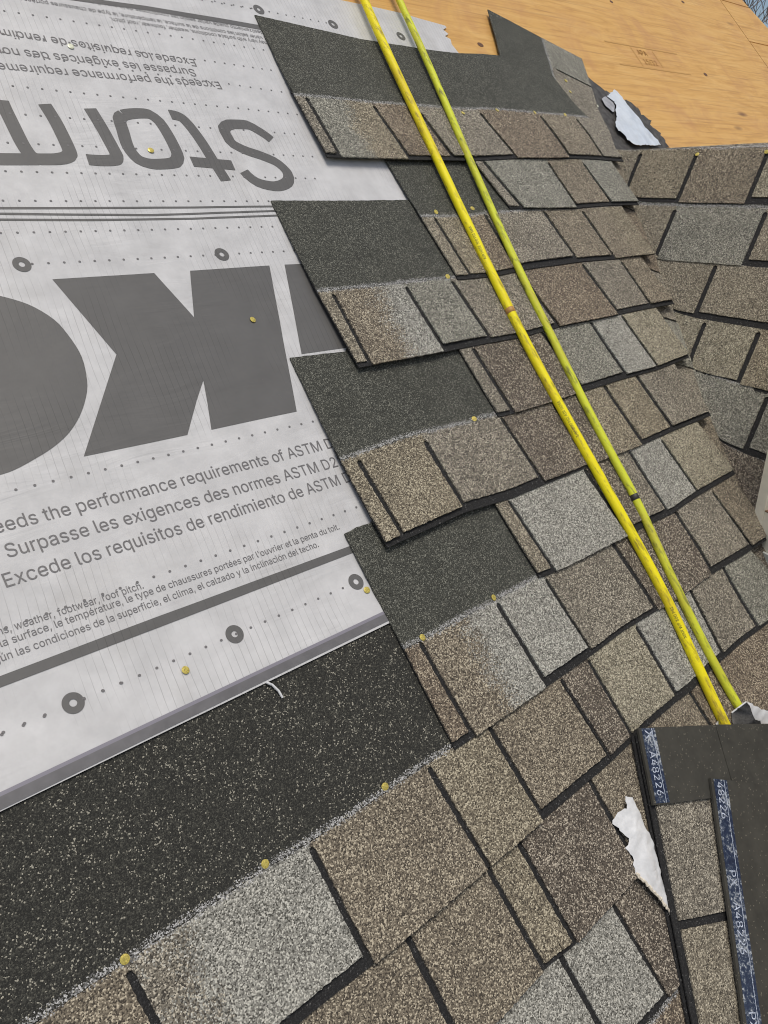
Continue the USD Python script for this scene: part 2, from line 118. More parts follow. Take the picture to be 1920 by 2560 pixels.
def slab(poly, th, fn, edge=0.06, dens=0.0, jit=0.0):
    """A sheet cut to a plan polygon, th thick, bent by fn(u, v, t) with t from 0 (underside) to th."""
    vs, fs, n = [], [], 0
    for g in polys(poly):
        rings = []
        for r in [g.exterior, *g.interiors]:
            c = np.array((r.segmentize(dens) if dens else r).coords)[:-1]
            if jit: c = c + nrng.uniform(-jit, jit, c.shape)
            rings.append(c)
        cs = m3.CrossSection([r.tolist() for r in rings], m3.FillRule.EvenOdd)
        m = cs.extrude(th)
        if edge: m = m.refine_to_length(edge)
        mm = m.to_mesh(); v = np.array(mm.vert_properties[:, :3], float); f = np.array(mm.tri_verts)
        vs.append(v); fs.append(f + n); n += len(v)
    v = np.vstack(vs); f = np.vstack(fs)
    return fn(v[:, 0], v[:, 1], v[:, 2]), f, v
def sheet(poly, fn, edge=0.02):
    """Like slab, one skin only (print lying on a sheet)."""
    vs, fs, n = [], [], 0
    for g in polys(poly):
        cs = m3.CrossSection([np.array(r.coords)[:-1].tolist() for r in [g.exterior, *g.interiors]], m3.FillRule.EvenOdd)
        m = cs.extrude(0.01)
        mm = m.to_mesh(); v = np.array(mm.vert_properties[:, :3], float); f = np.array(mm.tri_verts)
        top = (v[f][:, :, 2] > 0.005).all(1)
        t = trimesh.Trimesh(v, f[top], process=True)
        if edge:
            vv, ff = trimesh.remesh.subdivide_to_size(t.vertices, t.faces, edge, max_iter=12)
        else: vv, ff = t.vertices, t.faces
        vs.append(np.asarray(vv)); fs.append(np.asarray(ff) + n); n += len(vv)
    if not vs: return None
    v = np.vstack(vs); f = np.vstack(fs)
    return fn(v[:, 0], v[:, 1]), f
def vnoise(u, v, scale, seed=0):
    return meshkit.fbm(np.stack([np.asarray(u) * scale + 31.7, np.asarray(v) * scale + 17.3, np.zeros_like(u) + 0.5], -1), 3, seed) - 0.5
def tube(points, radius, sides=14, cap=True):
    p = np.asarray(points, float); r = np.broadcast_to(radius, (len(p),))
    t = np.gradient(p, axis=0); t /= np.linalg.norm(t, axis=1, keepdims=True)
    ref = np.array([0.13, 0.21, 0.97]); a = np.cross(t, ref); a /= np.linalg.norm(a, axis=1, keepdims=True); b = np.cross(t, a)
    ang = np.arange(sides) * 2 * np.pi / sides
    v = p[:, None] + r[:, None, None] * (np.cos(ang)[None, :, None] * a[:, None] + np.sin(ang)[None, :, None] * b[:, None])
    i, j = np.meshgrid(np.arange(len(p) - 1), np.arange(sides), indexing='ij')
    q = np.stack([i * sides + j, i * sides + (j + 1) % sides, (i + 1) * sides + (j + 1) % sides, (i + 1) * sides + j], -1).reshape(-1, 4)
    f = np.vstack([q[:, [0, 1, 2]], q[:, [0, 2, 3]]]); v = v.reshape(-1, 3)
    if cap:
        n = len(v); v = np.vstack([v, p[:1], p[-1:]]); k = np.arange(sides); e = (len(p) - 1) * sides
        f = np.vstack([f, np.stack([np.full(sides, n), (k + 1) % sides, k], -1), np.stack([np.full(sides, n + 1), e + k, e + (k + 1) % sides], -1)])
    return v, f
def joined(meshes):
    vs, fs, n = [], [], 0
    for v, f in meshes:
        vs.append(np.asarray(v)); fs.append(np.asarray(f) + n); n += len(v)
    return np.vstack(vs), np.vstack(fs)
def spline(pts, n):
    from scipy.interpolate import CubicSpline, PchipInterpolator
    p = np.asarray(pts, float); d = np.r_[0, np.cumsum(np.linalg.norm(np.diff(p, axis=0), axis=1))]
    return PchipInterpolator(d, p)(np.linspace(0, d[-1], n))

# ---------------------------------------------------------------- materials
def mat(name, nodes, links, surface='p.BSDF'):
    return usdkit.material(stage, '/World/Looks/' + name, nodes, links, surface=surface)
def plain(name, color, rough=0.6, noise=None, amount=0.15, bump=0.0, bscale=300, spec=0.5, metallic=0.0):
    nodes = {'tc': ('texture_coordinate', {}), 'p': ('principled_bsdf', {'base_color': color, 'roughness': rough, 'specular_ior_level': spec, 'metallic': metallic})}
    links = []
    if noise:
        nodes['n'] = ('noise_texture', {'scale': noise, 'detail': 4.0, 'roughness': 0.6})
        lo = tuple(c * (1 - amount) for c in color); hi = tuple(min(1, c * (1 + amount)) for c in color)
        nodes['r'] = ('rgb_ramp', {'ramp': [(0.3, lo), (0.7, hi)]})
        links += [('tc.object', 'n.vector'), ('n.fac', 'r.fac'), ('r.color', 'p.base_color')]
    if bump:
        nodes['bn'] = ('noise_texture', {'scale': bscale, 'detail': 3.0}); nodes['b'] = ('bump', {'strength': bump, 'distance': 0.001})
        links += [('tc.object', 'bn.vector'), ('bn.fac', 'b.height'), ('b.normal', 'p.normal')]
    return mat(name, nodes, links)

PAL = {  # granule blends: (share, colour)
 'W': [(.16, (.07, .068, .06)), (.28, (.17, .167, .15)), (.34, (.285, .28, .252)), (.22, (.52, .51, .46))],
 'G': [(.20, (.056, .055, .047)), (.30, (.138, .135, .115)), (.33, (.23, .226, .193)), (.17, (.47, .455, .39))],
 'L': [(.18, (.065, .057, .043)), (.29, (.16, .145, .109)), (.33, (.265, .242, .182)), (.20, (.52, .48, .375))],
 'T': [(.22, (.058, .049, .037)), (.29, (.145, .124, .091)), (.30, (.228, .198, .145)), (.19, (.49, .44, .33))],
 'R': [(.27, (.054, .043, .034)), (.31, (.125, .099, .074)), (.26, (.205, .166, .124)), (.16, (.47, .405, .305))],
 'B': [(.25, (.055, .046, .036)), (.30, (.132, .111, .084)), (.27, (.215, .184, .139)), (.18, (.48, .425, .325))],
 'D': [(.33, (.047, .039, .032)), (.30, (.103, .086, .069)), (.21, (.18, .152, .122)), (.16, (.47, .42, .34))],
 'M': [(.22, (.055, .049, .041)), (.30, (.134, .120, .098)), (.30, (.217, .197, .160)), (.18, (.48, .44, .36))],
 'N': [(.20, (.06, .052, .041)), (.30, (.145, .127, .098)), (.31, (.225, .20, .154)), (.19, (.48, .435, .34))],
 'H': [(.36, (.028, .029, .025)), (.32, (.052, .054, .046)), (.22, (.088, .090, .077)), (.10, (.24, .24, .205))],
 'K': [(.70, (.014, .014, .015)), (.28, (.026, .026, .027)), (.02, (.10, .10, .10))],
 'C': [(.48, (.020, .020, .018)), (.31, (.037, .037, .032)), (.165, (.070, .069, .058)), (.045, (.34, .325, .27))],
}
def ramp_of(k):
    out, s = [], 0
    for share, c in PAL[k]:
        out.append((s, c)); s += share
    return out
GRAIN = 640.0
def granule(name, a, b=None, early=False, strip=True, patch=0.34, grain=GRAIN, bump=0.55):
    nodes = {'tc': ('texture_coordinate', {}),
        'vo': ('voronoi_texture', {'scale': grain, 'feature': 'f1'}), 'sc': ('separate_color', {}),
        'n': ('noise_texture', {'scale': 14.0, 'detail': 4.0, 'roughness': 0.65}), 'n2': ('noise_texture', {'scale': 150.0, 'detail': 2.0}),
        'm1': ('math', {'math_type': 'multiply_add', 'value2': patch, 'value3': -patch / 2}),
        'm2': ('math', {'math_type': 'multiply_add', 'value2': 0.30, 'value3': -0.15}),
        'a1': ('math', {'math_type': 'add'}), 'a2': ('math', {'math_type': 'add', 'use_clamp': True}),
        'ra': ('rgb_ramp', {'ramp': ramp_of(a), 'interpolate': False}),
        'b': ('bump', {'strength': bump, 'distance': 0.0012, 'invert': True}),
        'p': ('principled_bsdf', {'roughness': 0.82, 'specular_ior_level': 0.35})}
    links = [('tc.object', 'vo.vector'), ('tc.object', 'n.vector'), ('tc.object', 'n2.vector'), ('vo.color', 'sc.color'),
        ('n.fac', 'm1.value1'), ('n2.fac', 'm2.value1'), ('sc.r', 'a1.value1'), ('m1.value', 'a1.value2'), ('a1.value', 'a2.value1'), ('m2.value', 'a2.value2'),
        ('a2.value', 'ra.fac'), ('vo.distance', 'b.height'), ('b.normal', 'p.normal')]
    out = 'ra.color'
    if b or strip:
        nodes['uv'] = ('separate_xyz', {}); links.append(('tc.UV', 'uv.vector'))
    if b:
        nodes['rb'] = ('rgb_ramp', {'ramp': ramp_of(b), 'interpolate': False})
        nodes['gr'] = ('math', {'math_type': 'multiply_add', 'value2': 0.9}); nodes['gs'] = ('math', {'math_type': 'multiply_add', 'value2': 0.7, 'value3': -0.35})
        nodes['gm'] = ('map_range', {'range_type': 'smoothstep', 'from_min': 0.02 if early else 0.30, 'from_max': 0.30 if early else 0.62, 'clamp': True})
        nodes['gj'] = ('math', {'math_type': 'less_than'})
        nodes['mx'] = ('mix_color', {})
        links += [('a2.value', 'rb.fac'), ('n.fac', 'gs.value1'), ('uv.x', 'gr.value1'), ('gs.value', 'gr.value3'), ('gr.value', 'gm.value'), ('sc.b', 'gj.value1'), ('gm.result', 'gj.value2'),
            ('gj.value', 'mx.fac'), ('ra.color', 'mx.a'), ('rb.color', 'mx.b')]
        out = 'mx.result'
    if strip:
        nodes['rs'] = ('rgb_ramp', {'ramp': [(0, (.10, .10, .10)), (.3, (.28, .28, .28)), (.7, (.50, .50, .50))], 'interpolate': False})
        nodes['d'] = ('math', {'math_type': 'subtract', 'value2': 0.1545}); nodes['dn'] = ('math', {'math_type': 'multiply_add', 'value2': 0.012, 'value3': -0.006})
        nodes['da'] = ('math', {'math_type': 'add'}); nodes['ab'] = ('math', {'math_type': 'absolute'})
        nodes['sr'] = ('map_range', {'from_min': 0.001, 'from_max': 0.0065, 'to_min': 0.62, 'to_max': 0.0, 'clamp': True})
        nodes['lt'] = ('math', {'math_type': 'less_than'}); nodes['ms'] = ('mix_color', {})
        links += [('uv.y', 'd.value1'), ('n.fac', 'dn.value1'), ('d.value', 'da.value1'), ('dn.value', 'da.value2'), ('da.value', 'ab.value1'), ('ab.value', 'sr.value'), ('sc.g', 'lt.value1'), ('sr.result', 'lt.value2'),
            ('sc.r', 'rs.fac'), ('lt.value', 'ms.fac'), (out, 'ms.a'), ('rs.color', 'ms.b')]
        out = 'ms.result'
    links.append((out, 'p.base_color'))
    return mat(name, nodes, links)
NAMES = {'W': 'pale_grey', 'G': 'grey', 'L': 'light_tan', 'T': 'tan', 'R': 'rust_brown', 'B': 'brown', 'D': 'dark_brown', 'M': 'grey_brown', 'N': 'sandy_brown'}
GM = {}
def gmat(code):
    if code not in GM:
        a, _, b = code.replace('>>', '>').partition('>')
        GM[code] = granule('granules_' + NAMES[a] + (('_soon_to_' if '>>' in code else '_to_') + NAMES[b] if b else ''), a, b or None, '>>' in code)
    return GM[code]
HEAD = granule('granules_headlap', 'H', patch=0.22, grain=900.0)
HEAD_DARK = granule('granules_headlap_dark', 'C', patch=0.22, grain=760.0)
BLACK = granule('granules_black', 'K', strip=False, patch=0.1)

def weave(name, color, rough, spec=0.5, bump=0.7, var=0.13, crease=0.30):
    nodes = {'tc': ('texture_coordinate', {}), 'n': ('noise_texture', {'scale': 16.0, 'detail': 6.0, 'roughness': 0.68}), 'nf': ('noise_texture', {'scale': 170.0, 'detail': 3.0}),
        'r': ('rgb_ramp', {'ramp': [(0.30, tuple(c * (1 - var) for c in color)), (0.70, tuple(min(1, c * (1 + var)) for c in color))]}),
        # fine scrim threads running up the slope, in patches
        'mp': ('mapping', {'rotation': (0, 0, 0.10)}), 'wx': ('noise_texture', {'scale': 7.0, 'detail': 1.0}),
        'w': ('wave_texture', {'wave_type': 'bands', 'bands_direction': 'x', 'profile': 'sine', 'scale': 31.0, 'distortion': 2.6, 'detail': 2.0, 'detail_scale': 0.25}),
        'wr': ('map_range', {'from_min': 0.972, 'from_max': 1.0, 'to_min': 0.0, 'to_max': 0.75, 'clamp': True}),
        'wk': ('noise_texture', {'scale': 6.5, 'detail': 3.0}), 'wkr': ('map_range', {'from_min': 0.44, 'from_max': 0.60, 'clamp': True}),
        'wn': ('math', {'math_type': 'multiply'}),
        'mx': ('mix_color', {'b': tuple(c * 0.55 for c in color)}),
        # creases that run across the sheet
        'mc': ('mapping', {'scale': (7, 36, 1), 'rotation': (0, 0, -0.20)}), 'nc': ('noise_texture', {'scale': 1.0, 'detail': 3.0, 'distortion': 1.2}),
        'mk': ('noise_texture', {'scale': 4.2, 'detail': 2.0}), 'mr': ('map_range', {'from_min': 0.46, 'from_max': 0.62, 'to_max': crease, 'clamp': True}), 'cm': ('math', {'math_type': 'multiply'}),
        'du': ('noise_texture', {'scale': 3.2, 'detail': 7.0, 'roughness': 0.72}), 'dr': ('map_range', {'from_min': 0.55, 'from_max': 0.80, 'to_max': 0.5, 'clamp': True}), 'dm': ('mix_color', {'b': tuple(c * k for c, k in zip(color, (.72, .69, .64)))}),
        'hs': ('math', {'math_type': 'multiply_add', 'value2': 0.02}),
        'b': ('bump', {'strength': bump, 'distance': 0.01}), 'p': ('principled_bsdf', {'roughness': rough, 'specular_ior_level': spec})}
    links = [('tc.object', 'n.vector'), ('tc.object', 'nf.vector'), ('n.fac', 'r.fac'), ('tc.object', 'mp.vector'), ('mp.vector', 'w.vector'), ('w.fac', 'wr.value'), ('wr.result', 'wn.value1'),
        ('tc.object', 'wk.vector'), ('wk.fac', 'wkr.value'), ('wkr.result', 'wn.value2'),
        ('wn.value', 'mx.fac'), ('r.color', 'mx.a'), ('tc.object', 'du.vector'), ('du.fac', 'dr.value'), ('dr.result', 'dm.fac'), ('mx.result', 'dm.a'), ('dm.result', 'p.base_color'), ('tc.object', 'mc.vector'), ('mc.vector', 'nc.vector'), ('tc.object', 'mk.vector'), ('mk.fac', 'mr.value'),
        ('nc.fac', 'cm.value1'), ('mr.result', 'cm.value2'), ('nf.fac', 'hs.value1'), ('cm.value', 'hs.value3'), ('hs.value', 'b.height'), ('b.normal', 'p.normal')]
    return mat(name, nodes, links)
UL = weave('underlayment_grey', (.55, .55, .562), 0.36, bump=0.6)
UL_EDGE = weave('underlayment_edge', (.66, .67, .69), 0.45)
INK = weave('print_ink', (.112, .110, .109), 0.45, bump=0.5, var=0.08, crease=0.19)
INK_FINE = plain('print_ink_fine', (.15, .145, .15), 0.5)
BANDM = plain('selvedge_band', (.135, .132, .14), 0.45, noise=40, amount=0.15)
LILAC = plain('selvedge_lilac_strip', (.22, .21, .25), 0.45)  # even lilac tone of the strip above the selvedge band

def plywood(name, shift):
    nodes = {'tc': ('texture_coordinate', {}), 'mp': ('mapping', {'location': shift, 'scale': (1.6, 14, 1.0), 'rotation': (0, 0, 0.02)}),
        'n': ('noise_texture', {'scale': 1.9, 'detail': 8.0, 'roughness': 0.68, 'distortion': 1.8}),
        'r': ('rgb_ramp', {'ramp': [(0.22, (.47, .245, .062)), (0.5, (.63, .365, .112)), (0.78, (.71, .455, .17))]}),
        'ml': ('mapping', {'location': shift, 'scale': (3.0, 120, 1.0)}), 'nl': ('noise_texture', {'scale': 1.0, 'detail': 4.0, 'distortion': 0.6}),
        'rl': ('map_range', {'from_min': 0.52, 'from_max': 0.72, 'to_min': 0.0, 'to_max': 0.55, 'clamp': True}),
        'mx': ('mix_color', {'b': (.34, .17, .055)}),
        'mk': ('mapping', {'location': shift, 'scale': (2.2, 7.0, 1.0)}), 'k': ('voronoi_texture', {'scale': 1.0}), 'kr': ('map_range', {'from_min': 0.03, 'from_max': 0.10, 'to_min': 0.85, 'to_max': 0.0, 'clamp': True}),
        'mx2': ('mix_color', {'b': (.16, .075, .03)}),
        'np': ('noise_texture', {'scale': 4.5, 'detail': 5.0, 'roughness': 0.7, 'distortion': 1.0}), 'pr': ('map_range', {'from_min': 0.50, 'from_max': 0.72, 'to_min': 0.0, 'to_max': 0.55, 'clamp': True}), 'mx3': ('mix_color', {'b': (.47, .235, .10)}),
        'b': ('bump', {'strength': 0.25, 'distance': 0.002}), 'p': ('principled_bsdf', {'roughness': 0.55, 'specular_ior_level': 0.4})}
    links = [('tc.object', 'mp.vector'), ('mp.vector', 'n.vector'), ('n.fac', 'r.fac'), ('tc.object', 'ml.vector'), ('ml.vector', 'nl.vector'), ('nl.fac', 'rl.value'), ('rl.result', 'mx.fac'), ('r.color', 'mx.a'),
        ('tc.object', 'mk.vector'), ('mk.vector', 'k.vector'), ('k.distance', 'kr.value'), ('kr.result', 'mx2.fac'), ('mx.result', 'mx2.a'), ('tc.object', 'np.vector'), ('np.fac', 'pr.value'), ('pr.result', 'mx3.fac'), ('mx2.result', 'mx3.a'), ('mx3.result', 'p.base_color'),
        ('nl.fac', 'b.height'), ('b.normal', 'p.normal')]
    return mat(name, nodes, links)
PLY = [plywood('plywood_a', (0, 0, 0)), plywood('plywood_b', (3.3, 1.7, 0)), plywood('plywood_c', (7.1, 4.2, 0))]
PLY_STAMP = plain('plywood_stamp', (.52, .29, .085), 0.6)
KNOT = plain('plywood_knot', (.13, .06, .028), 0.6, noise=200, amount=0.4)
BRASS = plain('nail_head_yellow', (.60, .49, .12), 0.32, noise=500, amount=0.45, spec=0.5, metallic=0.4)
STEEL = plain('nail_head_bright', (.64, .66, .52), 0.4, metallic=0.15)
MEMBRANE = plain('membrane_black', (.055, .052, .05), 0.6, noise=60, amount=0.6, bump=0.6, bscale=250)
FILM = plain('release_film_white', (.62, .68, .76), 0.16, noise=30, amount=0.1, bump=1.0, bscale=40)
FILM_GREY = plain('release_film_grey', (.34, .35, .38), 0.4, noise=40, amount=0.3)
WRAP = plain('wrapper_white', (.66, .67, .69), 0.32, noise=38, amount=0.16, bump=1.0, bscale=85)
WRAP_EDGE = plain('wrapper_torn_edge', (.66, .60, .50), 0.7, noise=300, amount=0.3)
WRAP_DARK = plain('wrapper_black_inside', (.022, .022, .022), 0.5, noise=300, amount=0.8)
TAPE = {}
BACK = None
def back_material(name):
    nodes = {'tc': ('texture_coordinate', {}), 'n': ('noise_texture', {'scale': 24.0, 'detail': 6.0, 'roughness': 0.7}),
        'r': ('rgb_ramp', {'ramp': [(0.3, (.034, .033, .029)), (0.7, (.058, .056, .048))]}),
        'vo': ('voronoi_texture', {'scale': 620.0}), 'sc': ('separate_color', {}), 'lt': ('math', {'math_type': 'greater_than', 'value2': 0.982}),
        'mx': ('mix_color', {'b': (.15, .14, .11)}),
        'b': ('bump', {'strength': 0.35, 'distance': 0.0008}), 'p': ('principled_bsdf', {'roughness': 0.7, 'specular_ior_level': 0.3})}
    links = [('tc.object', 'n.vector'), ('tc.object', 'vo.vector'), ('n.fac', 'r.fac'), ('vo.color', 'sc.color'), ('sc.r', 'lt.value1'), ('lt.value', 'mx.fac'), ('r.color', 'mx.a'), ('mx.result', 'p.base_color'), ('n.fac', 'b.height'), ('b.normal', 'p.normal')]
    return mat(name, nodes, links)
BACK = back_material('shingle_back_sanded')
def tape_material(name):
    nodes = {'tc': ('texture_coordinate', {}), 'n': ('noise_texture', {'scale': 190.0, 'detail': 5.0, 'roughness': 0.75}), 'nb': ('noise_texture', {'scale': 26.0, 'detail': 2.0}),
        'ad': ('math', {'math_type': 'multiply_add', 'value2': 0.5}), 'r': ('rgb_ramp', {'ramp': [(0.50, (.006, .011, .036)), (0.72, (.013, .026, .062)), (0.80, (.06, .08, .12)), (0.87, (.38, .41, .45))]}),
        'p': ('principled_bsdf', {'roughness': 0.3, 'specular_ior_level': 0.5})}
    links = [('tc.object', 'n.vector'), ('tc.object', 'nb.vector'), ('nb.fac', 'ad.value1'), ('n.fac', 'ad.value3'), ('ad.value', 'r.fac'), ('r.color', 'p.base_color')]
    return mat(name, nodes, links)
TAPEM = tape_material('release_tape_blue')
TAPE_INK = plain('tape_print_white', (.42, .47, .60), 0.4, noise=420, amount=0.75)
def hose_material(name, base, stain, dark, sc=60):
    nodes = {'tc': ('texture_coordinate', {}), 'mp': ('mapping', {'scale': (1.0, 0.16, 1.0)}),
        'n': ('noise_texture', {'scale': 110.0, 'detail': 5.0, 'roughness': 0.7}), 'n1': ('noise_texture', {'scale': 22.0, 'detail': 4.0, 'roughness': 0.7}), 'n2': ('noise_texture', {'scale': 300.0, 'detail': 3.0}),
        'r': ('map_range', {'from_min': 0.53, 'from_max': 0.66, 'to_min': 0.0, 'to_max': 0.9, 'clamp': True}), 'r1': ('map_range', {'from_min': 0.50, 'from_max': 0.66, 'to_min': 0.0, 'to_max': 0.8, 'clamp': True}),
        'm1': ('mix_color', {'a': base, 'b': stain}), 'm2': ('mix_color', {'b': dark}),
        'b': ('bump', {'strength': 0.6, 'distance': 0.001}), 'p': ('principled_bsdf', {'roughness': 0.55, 'specular_ior_level': 0.35})}
    links = [('tc.object', 'mp.vector'), ('mp.vector', 'n.vector'), ('mp.vector', 'n1.vector'), ('tc.object', 'n2.vector'), ('n1.fac', 'r1.value'), ('r1.result', 'm1.fac'), ('n.fac', 'r.value'), ('m1.result', 'm2.a'), ('r.result', 'm2.fac'),
        ('m2.result', 'p.base_color'), ('n2.fac', 'b.height'), ('b.normal', 'p.normal')]
    return mat(name, nodes, links)
HOSE_Y = hose_material('hose_yellow', (.84, .73, .008), (.66, .50, .02), (.30, .22, .03))
HOSE_G = hose_material('hose_green_yellow', (.62, .66, .04), (.50, .46, .05), (.17, .17, .04))
HOSE_INK = plain('hose_print', (.03, .03, .02), 0.6)
TAPE_BLACK = plain('hose_tape_black', (.03, .03, .028), 0.5)
CREAM = plain('painted_trim_cream', (.80, .76, .64), 0.5, noise=40, amount=0.08)
CREAM2 = plain('painted_panel_cream', (.85, .80, .68), 0.5, noise=30, amount=0.08)
GREYTRIM = plain('grey_flashing', (.50, .53, .50), 0.45, noise=30, amount=0.1)
DIRT = plain('dirt_line', (.20, .12, .07), 0.8)
BARK = plain('bark_grey_brown', (.16, .12, .10), 0.9, noise=20, amount=0.4)
GRASS = mat('lawn', {'tc': ('texture_coordinate', {}), 'n': ('noise_texture', {'scale': 1.5, 'detail': 6.0}), 'r': ('rgb_ramp', {'ramp': [(0.3, (.07, .075, .03)), (0.7, (.13, .12, .055))]}), 'p': ('principled_bsdf', {'roughness': 0.9})},
    [('tc.object', 'n.vector'), ('n.fac', 'r.fac'), ('r.color', 'p.base_color')])

# ---------------------------------------------------------------- the ground far below
g = usdkit.mesh(stage, '/World/ground', (np.array([[-400, -400, 0], [400, -400, 0], [400, 400, 0], [-400, 400, 0]], float), np.array([[0, 1, 2], [0, 2, 3]])), GRASS)
tag(g.GetPrim(), kind='structure')

# ---------------------------------------------------------------- the main slope: deck
UV0, W0 = CAM['uv0'], CAM['w0']
MV = CAM['mv']                     # the valley runs along u = UV0 + MV * v
deck = thing('plywood_deck', 'bare orange plywood sheathing rising to the sky corner, with knots and a faint stamp', 'roof deck')
JU = 3.757
def rake(v): return 4.36 - 0.455 * v
fl = lambda u, v, t: np.stack([u, v, t - 0.018], -1)
GAP = 0.0026
def ply(u0, u1, v0, v1, k, cut=None):
    p = box(u0 + GAP, v0 + GAP, u1 - GAP, v1 - GAP)
    if cut is not None: p = p.intersection(cut)
    v, f, _ = slab(p, 0.018, fl, edge=0.5)
    part(deck, 'plywood_sheet', (v, f), PLY[k % 3])
cut = Polygon([(-4, -3), (4.9, -3), (rake(-3.0), -3.0), (rake(2.6), 2.6), (-4, 2.6)])
cut = Polygon([(-4, -3), (rake(-3.0), -3), (rake(2.6), 2.6), (-4, 2.6)])
ply(-1.6, 1.318, -2.3, -0.520, 1); ply(-1.6, 1.318, -0.520, 1.92, 2)
ply(1.318, JU, -0.520, 1.92, 0); ply(1.318, JU, -2.3, -0.520, 1)
ply(JU, 6, 0.4755, 0.703, 1, cut); ply(JU, 6, 0.703, 1.92, 2, cut); ply(JU, 6, -0.745, 0.4755, 0, cut); ply(JU, 6, -2.3, -0.745, 2, cut)
def flat(h): return lambda u, v: np.stack([u, v, np.full_like(u, h)], -1)
for (ku, kv, r) in ((1.845, 0.222, 0.0075), (2.42, 0.60, 0.006), (3.1, 0.24, 0.008), (2.75, 0.52, 0.006), (3.35, 0.62, 0.007)):
    e = Polygon([(ku + r * 1.5 * math.cos(t), kv + r * math.sin(t)) for t in np.linspace(0, 6.28, 14)[:-1]])
    part(deck, 'knot', sheet(e, flat(0.0006), edge=0), KNOT)
# a faint ink stamp: a frame with two lines of letters
stamp = []
for q in ((2.52, 0.318, 2.98, 0.323), (2.52, 0.226, 2.98, 0.231), (2.665, 0.235, 2.670, 0.312), (2.80, 0.24, 2.805, 0.312)):
    stamp.append(sheet(box(*q), flat(0.0007), edge=0))
for s_, (x, y) in (('APA', (2.69, 0.285)), ('15/32', (2.69, 0.246))):
    t = meshkit.text_mesh(s_, 0.022, 0.0002)
    stamp.append((np.asarray(t.vertices) * [1, 1, 0] + [x, y, 0.0008], t.faces))
part(deck, 'ink_stamp', joined(stamp), PLY_STAMP)

# ---------------------------------------------------------------- shingle courses, common shapes
EXPO, FULL = 0.149, 0.349
H0, HT, TB, TT = 0.003, 0.0115, 0.0022, 0.0026      # rise of the first layer, drop over a shingle, thickness of the backing, of the top lamina
def lift(u, v):
    d = u - (UV0 + MV * v)
    k = sm(v, -1.38, -1.12)
    return k * (sm(d, -.62, -.44) * .008 + sm(d, -.5, -.14) * (.004 + .013 * sm(-v, -.05, .12))) + (1 - k) * sm(d, -.22, -.12) * .02
def wav(u, v): return 0.0022 * (vnoise(u, v, 5.0, 3) + 0.35)
def course_fn(vb, base):
    def fn(u, v, t):
        r = v - vb(u)
        k = np.clip((r - 0.150) / 0.05, 0, 1)      # the top lamina settles on the layer below past the backing
        z = H0 + HT * (1 - r / FULL) + lift(u, v) + wav(u, v) + base * (1 - 0.85 * k) + t
        return np.stack([u, v, z], -1)
    return fn
def line_u(pts):
    (u0, v0), (u1, v1) = pts
    return lambda v: u0 + (u1 - u0) * (v - v0) / (v1 - v0)
SLOT = 0.0106
def add_tab(parent, poly, fn, th, code, vb, u0, u1, name='tab'):
    rise = rng.uniform(0, .0030); side = rng.uniform(-.6, .6)
    def lifted(u, v, t):
        p = fn(u, v, t); w = np.clip(1 - (v - vb(u)) / .13, 0, 1) ** 2
        p[:, 2] += rise * w * (1 + side * (2 * np.clip((u - u0) / max(u1 - u0, 1e-3), 0, 1) - 1)) * np.where(t > 0, 1, .8); return p
    v, f, q = slab(poly, th, lifted, edge=0.05, dens=0.0045, jit=0.0008)
    uv = np.stack([np.clip((q[:, 0] - u0) / max(u1 - u0, 1e-3), 0, 1), q[:, 1] - vb(q[:, 0])], -1)
    return part(parent, name, (v, f), gmat(code), uv=uv)
def nail(parent, pos, n=(0, 0, 1), m=None, r=0.0050):
    n = np.asarray(n, float) + nrng.uniform(-.16, .16, 3); n /= np.linalg.norm(n)
    c = (m3.Manifold.cylinder(0.0007, r, r, 18) + m3.Manifold.cylinder(0.0005, r, r * 0.6, 18).translate([0, 0, 0.0007])).to_mesh()
    v = np.array(c.vert_properties[:, :3], float); a = np.cross(n, [0.3, 0.8, 0.1]); a /= np.linalg.norm(a); b = np.cross(n, a)
    v = v[:, :1] * a + v[:, 1:2] * b + v[:, 2:] * n + np.asarray(pos)
    part(parent, 'nail', (v, np.array(c.tri_verts)), m or BRASS)

roof = thing('shingle_slope', 'large stepped slope of mottled grey and brown shingles climbing left of the valley', 'shingle roof')
SH = {}   # course -> list of (u0, u1, shingle path, fn)
courses = {k: dict(v) for k, v in DATA['courses'].items()}
rr = random.Random(5)
for k in (12, 13):       # two more courses run on below the frame's lower edge
    us, u = [], 0.02 if k == 12 else 0.10
    while u < 1.25: us.append([[u, -.149 * k + .14], [u, -.149 * k]]); u += rr.uniform(.1, .2)
    courses[k] = dict(bottom=[[-.4, -.149 * k], [1.3, -.149 * k]], slots=us, end=[[1.4, -.149 * k + .149], [1.33, -.149 * k]], tabs=[rr.choice(['T0', 'B11', 'T11', 'R0', 'M15']) for _ in range(len(us) + 1)])
EXTRA_LEFT = {9: [(-0.11, 'M11')], 10: [(0.02, 'T11'), (0.27, 'B0')], 11: [(-0.02, 'T0'), (0.22, 'W11'), (0.5, 'M0')]}
